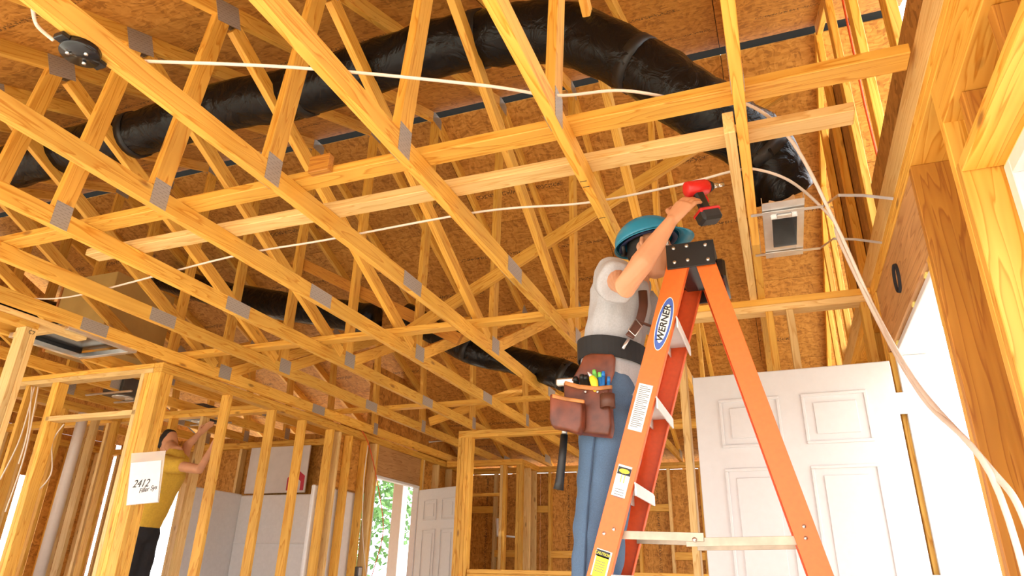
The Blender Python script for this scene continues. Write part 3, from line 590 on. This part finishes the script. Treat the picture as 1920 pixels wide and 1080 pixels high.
nf, axf, nfn = chan('front_rail', ftop, fbot, .08, YN, 1, 'orange')
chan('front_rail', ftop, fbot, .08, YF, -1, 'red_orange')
nr, axr, nrn = chan('rear_rail', rtop, rbot, .072, YN+.01, 1, 'orange')
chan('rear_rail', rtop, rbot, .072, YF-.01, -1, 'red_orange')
for i in range(1, 8):
    z = .18+i*.302
    if z > 2.2: break
    c = ext(ftop, fbot, z-.0)
    bx('step', c.x-.04, c.x+.045, YN+.004, YF-.004, z-.006, z, 'white_paint', ld, .001)
    bx('step_lip', c.x+.042, c.x+.048, YN+.004, YF-.004, z-.046, z-.006, 'white_paint', ld, .001)
    bx('step_lip', c.x-.040, c.x-.034, YN+.004, YF-.004, z-.046, z-.006, 'white_paint', ld, .001)
    if i % 2 == 0 or True:
        e = ext(rtop, rbot, z-.06); bx('rear_brace', e.x-.004, e.x+.02, YN+.012, YF-.012, z-.07, z-.05, 'white_paint', ld, .001)
cx0, cx1 = ftop.x-.055, rtop.x+.05
bx('top_cap', cx0, cx1, YN-.0035, YF+.0035, 2.245, 2.286, 'black', ld, .012); bx('cap_skirt', cx0, cx1, YN-.012, YN-.004, 2.18, 2.284, 'black', ld, .003); bx('cap_skirt', cx0, cx1, YF+.004, YF+.012, 2.18, 2.284, 'black', ld, .003)
bx('cap_underside', cx0+.03, cx1-.03, YN+.05, YF-.05, 2.215, 2.245, 'black_gloss', ld, .006)
for x, z in ((.03, 2.265), (.03, 2.205), (.08, 2.268), (.08, 2.208), (.15, 2.262), (.155, 2.20)):
    tube('rivet', [(cx0+x, YN-.017, z), (cx0+x, YN-.011, z)], .007, 'metal', ld, 10)
ztool = bx('tool_tray', cx1-.01, cx1+.03, YN+.06, YF-.06, 2.15, 2.235, 'black_gloss', ld, .01)
for y in (YN+.035, YF-.035):
    a, b_ = ext(ftop, fbot, 1.205), ext(rtop, rbot, 1.20); m_ = Vector(((a.x*.55+b_.x*.45), 0, 1.19))
    stick('spreader_bar', (a.x+.03, y, 1.215), (m_.x+.03, y, 1.208), .003, .028, 'bar_metal', ld, (0, 1, 0), .0008, False); stick('spreader_bar', (m_.x-.03, y+.006, 1.192), (b_.x-.02, y+.006, 1.20), .003, .028, 'bar_metal', ld, (0, 1, 0), .0008, False)
    tube('pivot', [(m_.x, y-.008, 1.2), (m_.x, y+.014, 1.2)], .008, 'metal', ld, 10)
for zz, rr in ((1.225, ld),):
    for dxx in (-.02, .015):
        c = ext(ftop, fbot, zz)+Vector((dxx, 0, dxx*.4)); tube('rivet', [(c.x, YN-.006, c.z), (c.x, YN-.001, c.z)], .006, 'metal', ld, 10)
        c = ext(rtop, rbot, zz)+Vector((0, 0, dxx)); tube('rivet', [(c.x, YN+.003, c.z), (c.x, YN+.009, c.z)], .006, 'metal', ld, 10)
for a in (fbot, rbot):
    for y in (YN+.012, YF-.012): bx('foot', a.x-.05, a.x+.05, y-.025, y+.025, 0, .03, 'black', ld, .006)
# decals on the near front rail
FN = Vector((0, -1, 0)); rx = axf; ry = FN.cross(rx)*-1
def on_rail(px, py, off): 
    p = PY(px, py, YN); return Vector((p.x, YN-.002-off, p.z))
def disc(name, c, a, b_, mat, sd=40):
    vv = [c+rx*(a*math.cos(2*PI*i/sd))+nfn*(b_*math.sin(2*PI*i/sd)) for i in range(sd)]
    vv2 = [v-Vector((0, .0004, 0)) for v in vv]
    o = meshobj(name, vv+vv2, [tuple(range(sd)), tuple(range(2*sd-1, sd-1, -1))]+[(i, (i+1) % sd, sd+(i+1) % sd, sd+i) for i in range(sd)], mat, nf); return o
lc = on_rail(1245, 607, 0)
for i, (a, b_, mt) in enumerate(((.108, .0285, 'label_white'), (.105, .0262, 'blue_logo'), (.078, .0185, 'label_white'))):
    o = disc('logo_oval', lc-Vector((0, .0006*i, 0)), a, b_, mt); o['label'] = ['white rim of the logo', 'blue oval of the logo', 'white centre of the logo'][i]
ysd = nfn if FN.dot(rx.cross(nfn)) > 0 else -nfn
text('logo_lettering', 'WERNER', .036, mat3(rx, ysd, lc-Vector((0, .0022, 0))), 'ink', nf, .12, .0003, .0009)
def decal(name, px, py, l, wd, mat, lift=.0005, par=None):
    c = on_rail(px, py, lift); o = stick(name, c-rx*l/2, c+rx*l/2, wd, .0004, mat, nf, nfn, 0, False); return c
decal('instruction_label', 1201, 764, .175, .052, 'label_white')
for i in range(22):
    c = on_rail(1201, 764, .001)+rx*(.078-i*.0072); stick('printed_line', c-nfn*.02, c+nfn*(.02-.012*((i*7) % 3 == 0)), .0022, .0002, 'dark_metal', nf, rx, 0, False)
decal('warning_label', 1166, 902, .11, .05, 'label_white'); c = decal('warning_header', 1171, 884, .026, .048, 'black', .0009)
disc('warning_oval', c-Vector((0, .0006, 0))+rx*0, .008, .019, 'label_yellow')
for i in range(4): c = on_rail(1163, 917, .001)+rx*(-.002-i*.009); stick('printed_line', c-nfn*.018, c+nfn*.016, .002, .0002, 'dark_metal', nf, rx, 0, False)
for e in (-1, 1):
    c = on_rail(1168, 897, .001); stick('ladder_pictogram', c-rx*.016+nfn*(e*.006), c+rx*.016+nfn*(e*.006), .003, .0002, 'label_yellow', nf, nfn, 0, False)
decal('caution_label', 1128, 1057, .09, .055, 'label_white'); decal('caution_field', 1126, 1063, .07, .045, 'label_yellow', .0009); cc = decal('caution_header', 1131, 1039, .022, .048, 'black', .0009)
text('caution_lettering', 'CAUTION', .0125, mat3(-ysd if False else ysd*-1, rx, cc-Vector((0, .0008, 0))), 'label_yellow', nf, 0, .0002, .0003)
for i in range(5): c = on_rail(1126, 1058, .0014)+rx*(.008-i*.008); stick('printed_line', c-nfn*.018, c+nfn*.016, .0018, .0002, 'dark_metal', nf, rx, 0, False)
# ---------------------------------------------------------------- people
def blob(name, chains, mat, parent=None, voxel=.012, smooth_it=6, wrinkle=0., dome_k=.8):
    """union of lofted chains -> one continuous remeshed surface. chain: list of (point, rx, ry, axis) or (point, r)"""
    vs_, fs = [], []
    for ch in chains:
        seg = 14; base = len(vs_); pts = [Vector(c[0]) for c in ch]; n = len(ch)
        for i, c in enumerate(ch):
            t = (pts[min(i+1, n-1)]-pts[max(i-1, 0)]).normalized()
            ra, rb_ = (c[1], c[1]) if len(c) == 2 else (c[1], c[2])
            sdv = Vector(c[3]) if len(c) > 3 else (Vector((0, 1, 0)) if abs(t.y) < .9 else Vector((1, 0, 0)))
            u = (sdv-t*sdv.dot(t)).normalized(); v = t.cross(u)
            for k in range(seg):
                a = 2*PI*k/seg; vs_.append(pts[i]+u*(ra*math.cos(a))+v*(rb_*math.sin(a)))
        for i in range(n-1):
            for k in range(seg):
                k2 = (k+1) % seg; fs.append((base+i*seg+k, base+i*seg+k2, base+(i+1)*seg+k2, base+(i+1)*seg+k))
        # domed ends
        for e, i in ((-1, 0), (1, n-1)):
            t = (pts[1]-pts[0]).normalized()*-1 if e < 0 else (pts[-1]-pts[-2]).normalized(); rr = min(ch[i][1], ch[i][2] if len(ch[i]) > 2 else ch[i][1])
            ci = len(vs_); 
            ring0 = [base+i*seg+k for k in range(seg)]; prev = ring0
            for q in (.5, .85):
                cur = []
                for k in range(seg):
                    vv = vs_[ring0[k]]; cen = pts[i]; vs_.append(cen+(vv-cen)*math.sqrt(1-q*q)+t*rr*q*dome_k); cur.append(len(vs_)-1)
                for k in range(seg):
                    k2 = (k+1) % seg; fs.append((prev[k], prev[k2], cur[k2], cur[k]) if e > 0 else (prev[k2], prev[k], cur[k], cur[k2]))
                prev = cur
            fs.append(tuple(prev) if e > 0 else tuple(prev[::-1]))
    o = meshobj(name, vs_, fs, mat, parent, True)
    md = o.modifiers.new('remesh', 'REMESH'); md.mode = 'VOXEL'; md.voxel_size = voxel; md.use_smooth_shade = True
    sm_ = o.modifiers.new('smooth', 'SMOOTH'); sm_.iterations = smooth_it; sm_.factor = .5
    if wrinkle:
        tx = bpy.data.textures.get('cloth') or bpy.data.textures.new('cloth', 'CLOUDS'); tx.noise_scale = .13; tx.noise_depth = 1
        d = o.modifiers.new('wrinkle', 'DISPLACE'); d.texture = tx; d.strength = wrinkle; d.texture_coords = 'GLOBAL'
    return o
YM = 2.68
man = thing('person', 'person in grey T-shirt and jeans on the ladder, raising a drill overhead', 'person', (-.6, YM, .79))
hd = PY(1218, 468, YM-.02)                       # middle of the head
nk = PY(1192, 520, YM); ch_ = PY(1165, 560, YM); ws = PY(1150, 655, YM); hp = PY(1152, 735, YM)
shR = Vector((nk.x-.075, YM-.17, nk.z-.045)); shL = Vector((nk.x-.02, YM+.18, nk.z-.04))
elR = PY(1172, 538, 2.22); wrR = PY(1259, 414, 2.26)
elL = Vector((nk.x+.12, YM+.30, nk.z-.25)); wrL = Vector((nk.x+.14, YF+.06, nk.z-.02))
hipR = hp+Vector((0, -.09, -.02)); hipL = hp+Vector((.01, .09, -.02))
knR = PY(1118, 955, 2.60); anR = Vector((knR.x-.03, 2.58, .88)); knL = PY(1183, 885, 2.74)+Vector((-.05, 0, 0)); anL = Vector((-.72, 2.72, .885))
hdir = (PY(1302, 358, 2.285)-wrR).normalized()
def hand(wr, d, pn, side, curl, chains):
    # palm plus five fingers; d along the hand, pn palm normal, side toward the thumb
    d, pn = d.normalized(), pn.normalized(); sd_ = d.cross(pn).normalized()*side
    chains.append([(wr, .026, .02, sd_), (wr+d*.04, .036, .017, sd_), (wr+d*.085, .040, .015, sd_)])
    for i, ln in enumerate((.072, .082, .077, .06)):
        b0 = wr+d*.082+sd_*(.030-.020*i); a = curl; p1 = b0+(d*math.cos(a)+pn*math.sin(a))*ln*.45; a += curl*1.1; p2 = p1+(d*math.cos(a)+pn*math.sin(a))*ln*.32; a += curl*.8; p3 = p2+(d*math.cos(a)+pn*math.sin(a))*ln*.25
        chains.append([(b0-d*.02, .0095), (p1, .009), (p2, .0082), (p3, .007)])
    t0 = wr+d*.025+sd_*.028; t1 = t0+(d*.6+sd_*.75+pn*.3).normalized()*.04; t2 = t1+(d*.85+sd_*.2+pn*.5).normalized()*.033
    chains.append([(t0-sd_*.012, .013), (t1, .0105), (t2, .0085)])
chains = [
    [(hp, .15, .11), (ws, .145, .10), (ch_, .16, .105), (nk-Vector((.01, 0, .03)), .12, .075), (nk+Vector((.012, 0, .03)), .055, .055), (hd+Vector((-.012, 0, -.05)), .055, .06)],
    [(hd+Vector((.025, 0, -.105)), .04, .05), (hd+Vector((.02, 0, -.06)), .062, .078), (hd, .074, .094), (hd+Vector((-.01, 0, .06)), .07, .088), (hd+Vector((-.01, 0, .1)), .045, .06)],
    [(shR+Vector((.04, .08, 0)), .06), (shR, .055), ((shR+elR)/2, .048), (elR, .043), (elR*.65+wrR*.35, .044), (elR*.3+wrR*.7, .034), (wrR, .027, .022, (0, 1, 0))],
    [(shL-Vector((0, .08, 0)), .06), (shL, .055), ((shL+elL)/2, .046), (elL, .04), (elL*.6+wrL*.4, .04), (wrL, .026)],
    [(hipR, .085), ((hipR+knR)/2, .07), (knR, .055), (knR*.6+anR*.4, .052), (anR, .036)],
    [(hipL, .085), ((hipL+knL)/2, .07), (knL, .055), (knL*.6+anL*.4, .052), (anL, .036)],
    [(hd+Vector((.085, -.004, .0)), .012), (hd+Vector((.105, -.004, -.025)), .015), (hd+Vector((.09, -.004, -.032)), .012)],          # nose
    [(hd+Vector((.078, -.02, -.062)), .008), (hd+Vector((.084, 0, -.062)), .009), (hd+Vector((.078, .02, -.062)), .008)],      # lips
]
for s in (-1, 1): chains.append([(hd+Vector((-.012, s*.082, -.035)), .011, .015, (1, 0, 0)), (hd+Vector((-.018, s*.092, -.008)), .010, .021, (1, 0, 0)), (hd+Vector((-.015, s*.088, .014)), .009, .015, (1, 0, 0))])
hand(wrR, hdir, Vector((.25, .95, -.2)), 1, .34, chains); hand(wrL, Vector((.5, -.5, .5)), Vector((0, -.4, -1)), -1, .5, chains)
body = blob('body', chains, 'skin', man, .0042, 3)
for s in (-1, 1):
    e = tube('eye', [hd+Vector((.07, s*.034, .002)), hd+Vector((.086, s*.034, .002))], [.012, .009], 'label_white', man, 12); tube('iris', [hd+Vector((.084, s*.034, .002)), hd+Vector((.088, s*.034, .002))], .005, 'ink', e, 10)
    stick('eyebrow', hd+Vector((.084, s*.02, .022)), hd+Vector((.078, s*.052, .024)), .01, .008, 'hair', man, (1, 0, 0), .002, False)
blob('hair', [[(hd+Vector((-.06, 0, -.03)), .06, .04), (hd+Vector((-.03, 0, .04)), .076, .074), (hd+Vector((-.01, 0, .085)), .06, .07)]], 'hair', man, .01)
sleeve_end = shR*.45+elR*.55
shirt = blob('shirt', [[(hp+Vector((0, 0, -.06)), .18, .145), (hp+Vector((0, 0, .06)), .175, .14), (ws, .165, .125), (ch_, .185, .13), (nk+Vector((-.02, 0, -.035)), .14, .09), (nk+Vector((-.005, 0, -.005)), .075, .072)],
    [(nk+Vector((-.02, -.05, -.03)), .07), (shR+Vector((.0, .03, -.005)), .082), (shR*.7+sleeve_end*.3+Vector((0, 0, -.012)), .083), (sleeve_end+Vector((0, 0, -.014)), .08)], [(nk+Vector((-.01, .05, -.03)), .07), (shL, .078), (shL*.5+elL*.5, .07)]], 'shirt_grey', man, .010, 3, .03, .1)
jeans = blob('jeans', [[(hp+Vector((0, 0, .10)), .16, .12), (hp, .17, .13), (hp-Vector((0, 0, .06)), .16, .125)],
    [(hipR+Vector((0, 0, .02)), .10, .115), ((hipR*.6+knR*.4), .10), (knR, .078), (knR*.5+anR*.5, .076), (anR, .068)], [(hipL+Vector((0, 0, .02)), .10, .11), ((hipL*.5+knL*.5), .092), (knL, .075), (knL*.5+anL*.5, .072), (anL, .066)]], 'denim', man, .012, 3, .03)
tube('side_seam', [hipR+Vector((-.01, -.118, 0)), hipR*.6+knR*.4+Vector((-.01, -.104, 0)), knR+Vector((-.01, -.082, 0)), knR*.5+anR*.5+Vector((-.01, -.08, 0)), anR+Vector((-.01, -.072, 0))], .0035, 'denim_dark', jeans, 8, 1., True, 6)
for a, sx in ((anR, 1), (anL, 1)):
    blob('boot', [[(a+Vector((-.05, 0, -.055)), .042, .035, (0, 1, 0)), (a+Vector((.06, 0, -.06)), .046, .03, (0, 1, 0)), (a+Vector((.17, 0, -.065)), .04, .024, (0, 1, 0))], [(a+Vector((0, 0, .05)), .055), (a+Vector((0, 0, -.03)), .05)]], 'leather', man, .01, 3)
# helmet
hm = thing('hard_hat', 'blue hard hat on the worker on the ladder', 'helmet', hd)
def dome(name, rx_, ry_, rz_, mat, par, mtx, ridge=0, z0=0.):
    vs_, fs = [], []; nu, nv = 36, 12
    for j in range(nv+1):
        ph = (PI/2)*j/nv
        for i in range(nu):
            th = 2*PI*i/nu; r_ = math.cos(ph); k = 1+ridge*max(0, 1-abs(math.sin(th))*5)*math.sin(ph*1.0+.3)
            vs_.append(mtx @ Vector((rx_*r_*math.cos(th)*k, ry_*r_*math.sin(th)*k, z0+rz_*math.sin(ph)*(1+ridge*.8*(abs(math.sin(th)) < .2)))))
    for j in range(nv):
        for i in range(nu): i2 = (i+1) % nu; fs.append((j*nu+i, j*nu+i2, (j+1)*nu+i2, (j+1)*nu+i))
    o = meshobj(name, vs_, fs, mat, par, True); s_ = o.modifiers.new('shell', 'SOLIDIFY'); s_.thickness = .004; return o
HM = Matrix.Translation(hd+Vector((-.005, 0, .035))) @ Matrix.Rotation(-.22, 4, 'Y') @ Matrix.Rotation(.25, 4, 'Z')
dome('shell', .142, .118, .118, 'helmet_blue', hm, HM, .03)
vs_, fs = [], []; nu = 48
for i in range(nu):
    th = 2*PI*i/nu; vis = max(0, math.cos(th))**2*.048+.010
    for k, (r_, z_) in enumerate(((0, .004), (vis, -.004-vis*.22), (vis, -.007-vis*.22), (0, -.002))): vs_.append(HM @ Vector(((.141+r_)*math.cos(th), (.117+r_*.6)*math.sin(th), z_)))
for i in range(nu):
    for k in range(4): fs.append((4*i+k, 4*i+(k+1) % 4, 4*((i+1) % nu)+(k+1) % 4, 4*((i+1) % nu)+k))
meshobj('brim', vs_, fs, 'helmet_blue', hm, True)
pts = [HM @ Vector((.118*math.cos(2*PI*i/32), .098*math.sin(2*PI*i/32), -.004)) for i in range(33)]
tube('headband', pts, .012, 'strap_blue', hm, 8, .5, False)
tube('chin_ratchet', [HM @ Vector((-.115, -.04, -.01)), HM @ Vector((-.112, 0, -.035)), HM @ Vector((-.115, .04, -.01))], .008, 'black', hm, 8)
# drill in the right hand
dg = PY(1307, 353, 2.338)
dr = thing('impact_driver', 'red and black cordless impact driver in the raised hand', 'drill', dg)
bdir = (PY(1352, 344, 2.40)-PY(1296, 352, 2.33)).normalized(); hdn = (PY(1326, 412, 2.338)-PY(1307, 353, 2.338)); hdn = (hdn-bdir*hdn.dot(bdir)).normalized()
tube('motor_body', [dg-bdir*.05, dg-bdir*.045, dg+bdir*.035, dg+bdir*.05], [.022, .031, .031, .024], 'drill_red', dr, 18)
tube('nose_cone', [dg+bdir*.048, dg+bdir*.068], [.026, .016], 'black', dr, 16); tube('chuck', [dg+bdir*.066, dg+bdir*.092], .010, 'metal', dr, 12); tube('bit_socket', [dg+bdir*.09, dg+bdir*.118], .008, 'metal', dr, 12)
h0 = dg+hdn*.02-bdir*.008; stick('handle', h0, h0+hdn*.085, .042, .032, 'black', dr, bdir, .009, False)
stick('battery', h0+hdn*.078, h0+hdn*.135, .085, .062, 'black', dr, bdir, .01, False); stick('battery_band', h0+hdn*.082, h0+hdn*.100, .088, .065, 'drill_red', dr, bdir, .006, False)
stick('trigger', h0+hdn*.02+bdir*.024, h0+hdn*.05+bdir*.024, .012, .016, 'drill_red', dr, bdir, .003, False)
# tool belt
tbp = thing('tool_belt', 'black work belt with brown leather tool pouches and suspender', 'tool belt', ws)
wc_ = PY(1150, 672, YM)
ringp = lambda a, k=1.0, dz=0: wc_+Vector((.140*k*math.cos(a), .182*k*math.sin(a), dz-.02*math.cos(a)))
vs_, fs = [], []; nu = 40
for i in range(nu):
    a = 2*PI*i/nu
    for k, dz in ((1.0, -.042), (1.04, -.042), (1.04, .042), (1.0, .042)): vs_.append(ringp(a, k, dz))
for i in range(nu):
    for k in range(4): fs.append((4*i+k, 4*i+(k+1) % 4, 4*((i+1) % nu)+(k+1) % 4, 4*((i+1) % nu)+k))
meshobj('belt', vs_, fs, 'webbing', tbp)
YP = 2.46
def pouch(name, pix, y, depth, mat, par, bulge=.0):
    pts = [PY(*q, y) for q in pix]; n = len(pts); c = sum(pts, Vector())/n
    vv = [p.copy() for p in pts]+[c+(p-c)*.93-Vector((0, depth, 0)) for p in pts]
    f_ = [tuple(range(n)), tuple(range(2*n-1, n-1, -1))]+[(i, n+i, n+(i+1) % n, (i+1) % n) for i in range(n)]
    o = meshobj(name, vv, f_, mat, par); bv = o.modifiers.new('round', 'BEVEL'); bv.width = .008; bv.segments = 3; smooth(o.data); return o
pouch('back_flap', [(1108, 663), (1150, 664), (1156, 672), (1154, 700), (1146, 722), (1070, 716), (1086, 688), (1095, 668)], YP+.03, .012, 'leather', tbp)
pouch('main_pouch', [(1060, 718), (1082, 724), (1120, 728), (1149, 724), (1150, 760), (1154, 805), (1150, 824), (1112, 820), (1080, 816), (1062, 770)], YP+.015, .05, 'leather', tbp)
pouch('nail_pouch', [(1036, 741), (1060, 748), (1098, 754), (1100, 770), (1098, 805), (1092, 819), (1070, 812), (1040, 806), (1035, 790)], YP-.04, .05, 'leather', tbp)
pouch('pouch_rim', [(1035, 738), (1062, 745), (1097, 750), (1097, 757), (1060, 752), (1035, 746)], YP-.092, .006, 'leather_tan', tbp); pouch('pouch_rim', [(1058, 714), (1085, 721), (1120, 725), (1149, 722), (1149, 730), (1118, 733), (1084, 730), (1058, 722)], YP-.036, .006, 'leather_tan', tbp)
lp = [PY(1139, 752, YP-.05)+Vector((.028*math.cos(2*PI*i/20), .028*math.sin(2*PI*i/20), 0)) for i in range(21)]
vs_, fs = [], []
for p in lp: vs_ += [p-Vector((0, 0, .025)), p+Vector((0, 0, .025))]
for i in range(20): fs.append((2*i, 2*i+2, 2*i+3, 2*i+1))
lo = meshobj('tool_loop', vs_, fs, 'leather_dark', tbp, True); sf = lo.modifiers.new('t', 'SOLIDIFY'); sf.thickness = .004
for q in ((1132, 739), (1142, 740), (1098, 735), (1121, 735)): p = PY(*q, YP-.04); tube('rivet', [p-Vector((0, .006, 0)), p], .005, 'metal', tbp, 10)
strap = [PY(1205, 545, YM-.12), PY(1206, 575, YM-.145), PY(1198, 605, YM-.155), PY(1180, 632, YM-.17)]
tube('suspender', strap, .018, 'leather_dark', tbp, 10, .2, True, 6); tube('suspender', [PY(1198, 603, YM-.16), PY(1222, 612, YM-.14), PY(1240, 622, YM-.1)], .013, 'leather_dark', tbp, 10, .2)
tube('buckle', [PY(1192, 598, YM-.175), PY(1204, 612, YM-.175), PY(1191, 630, YM-.185), PY(1178, 618, YM-.185), PY(1192, 598, YM-.175)], .0025, 'metal', tbp, 6)
tube('snap_hook', [PY(1180, 634, YM-.18), PY(1172, 646, YM-.185), PY(1168, 654, YM-.19)], .006, 'metal', tbp, 8)
def tool(name, label, q0, q1, r, mat, y, cat, grp=None, mat2=None):
    a, b_ = PY(*q0, y), PY(*q1, y); t = thing(name, label, cat, b_, grp); tube('barrel', [a, b_], r, mat, t, 12)
    if mat2: d = (a-b_).normalized(); tube('cap', [a, a+d*.02], [r*1.02, r*.8], mat2, t, 12)
    return t
YT = YP-.005
tool('marker_pen', 'green-capped marker in the leather pouch, beside the yellow knife', (1115, 703), (1119, 740), .009, 'green', YT, 'marker', None, 'green')
tool('marker_pen', 'blue marker with green end in the leather pouch', (1125, 708), (1128, 742), .009, 'blue', YT, 'marker', None, 'green'); tool('marker_pen', 'plain blue marker in the leather pouch, next to the flap', (1131, 706), (1130, 742), .008, 'blue', YT, 'marker', None, 'blue')
tool('marker_pen', 'short blue pencil end at the edge of the pouch', (1141, 716), (1140, 745), .007, 'blue', YT, 'marker', None, 'blue')
for i, (q, lab) in enumerate((((1080, 716), 'black-handled pliers at the back of the pouch'), ((1092, 712), 'black-handled screwdriver in the middle of the pouch'), ((1099, 713), 'black-handled screwdriver touching the yellow knife'))): tool(['pliers', 'screwdriver', 'screwdriver'][i], lab, q, (q[0]+5, q[1]+34), .011, 'black', YT+.01, 'tool', None, 'black')
kn = thing('utility_knife', 'yellow utility knife standing in the leather pouch', 'knife', PY(1118, 735, YT-.02))
pouch('knife_body', [(1105, 706), (1112, 703), (1122, 712), (1124, 735), (1114, 738), (1106, 716)], YT-.02, .014, 'yellow', kn); pouch('knife_blade', [(1101, 697), (1104, 697), (1112, 704), (1107, 710)], YT-.024, .004, 'metal', kn)
hmr = thing('hammer', 'hammer hanging below the pouch, black rubber grip', 'hammer', PY(1048, 915, YP+.02))
tube('grip', [PY(1058, 815, YP+.03), PY(1054, 860, YP+.03), PY(1049, 905, YP+.03), PY(1047, 918, YP+.03)], [.014, .015, .017, .02], 'black', hmr, 14); tube('hammer_shaft', [PY(1066, 720, YP+.05), PY(1058, 816, YP+.03)], .011, 'metal', hmr, 12)
a = PY(1066, 716, YP+.05); stick('hammer_head', a-Vector((.05, 0, 0)), a+Vector((.05, 0, 0)), .028, .028, 'metal', hmr, (0, 1, 0), .006, False)
# second worker in the hallway
y2 = 4.75
p2 = thing('person', 'person in yellow shirt and black trousers reaching up behind the hallway studs', 'person', PY(270, 1050, y2))
hip2 = PY(268, 985, y2); ch2 = PY(315, 885, y2); nk2 = PY(330, 845, y2); hd2 = PY(318, 838, y2+.1)+Vector((-.02, 0, .03))
hip2b = Vector((hip2.x, y2, 0)); e2 = PY(375, 880, y2-.15); w2 = PY(395, 845, y2-.1); e3 = PY(352, 835, y2+.2); w3 = PY(372, 815, y2+.25)
fl = [Vector((hip2.x-.12, y2-.1, .08)), Vector((hip2.x-.05, y2+.1, .08))]
ch = [[(hip2, .13, .1), (ch2, .15, .1), (nk2, .06), (hd2, .05)], [(hd2+Vector((0, 0, -.07)), .06), (hd2, .08, .09), (hd2+Vector((0, 0, .08)), .06)], [(ch2+Vector((.02, -.12, .06)), .055), (e2, .042), (w2, .028)], [(ch2+Vector((.0, .12, .1)), .055), (e3, .042), (w3, .028)]]
for i, f_ in enumerate(fl): ch.append([(hip2+Vector((0, -.08+.16*i, -.05)), .08), ((hip2+f_)/2+Vector((.03, 0, 0)), .06), (f_, .04)]); ch.append([(f_+Vector((-.04, 0, -.04)), .035), (f_+Vector((.15, 0, -.045)), .03)])
hand(w2, (w2-e2), Vector((1, 0, 0)), 1, .3, ch); hand(w3, (w3-e3), Vector((1, 0, 0)), -1, .3, ch)
blob('body', ch, 'skin', p2, .009, 3)
blob('shirt', [[(hip2+Vector((0, 0, .02)), .17, .13), (ch2, .18, .13), (nk2-Vector((0, 0, .03)), .08)], [(ch2+Vector((.02, -.12, .06)), .08), ((ch2+e2)/2+Vector((.02, -.05, .03)), .07)], [(ch2+Vector((0, .12, .1)), .08), ((ch2+e3)/2, .07)]], 'shirt_yellow', p2, .014, 4, .02)
blob('trousers', [[(hip2+Vector((0, 0, .06)), .155, .12), (hip2-Vector((0, 0, .08)), .16, .125)]]+[[(hip2+Vector((0, -.08+.16*i, -.05)), .1), ((hip2+f_)/2+Vector((.03, 0, 0)), .085), (f_+Vector((0, 0, .04)), .07)] for i, f_ in enumerate(fl)], 'trousers_black', p2, .014, 4, .02)
blob('hair', [[(hd2+Vector((-.03, 0, 0)), .085, .09), (hd2+Vector((-.01, 0, .09)), .065)]], 'hair', p2, .012)
# white tubular stand in the far closet
st = tube('tube_stand', [PY(932, 972, 8.95), PY(933, 1004, 8.95), PY(974, 1008, 8.95), PY(977, 1082, 8.95), Vector((PY(977, 1082, 8.95).x, 8.95, 0))], .02, 'white_paint', None, 10); tag(st, 'white tubular stand inside the far closet framing', 'stand')
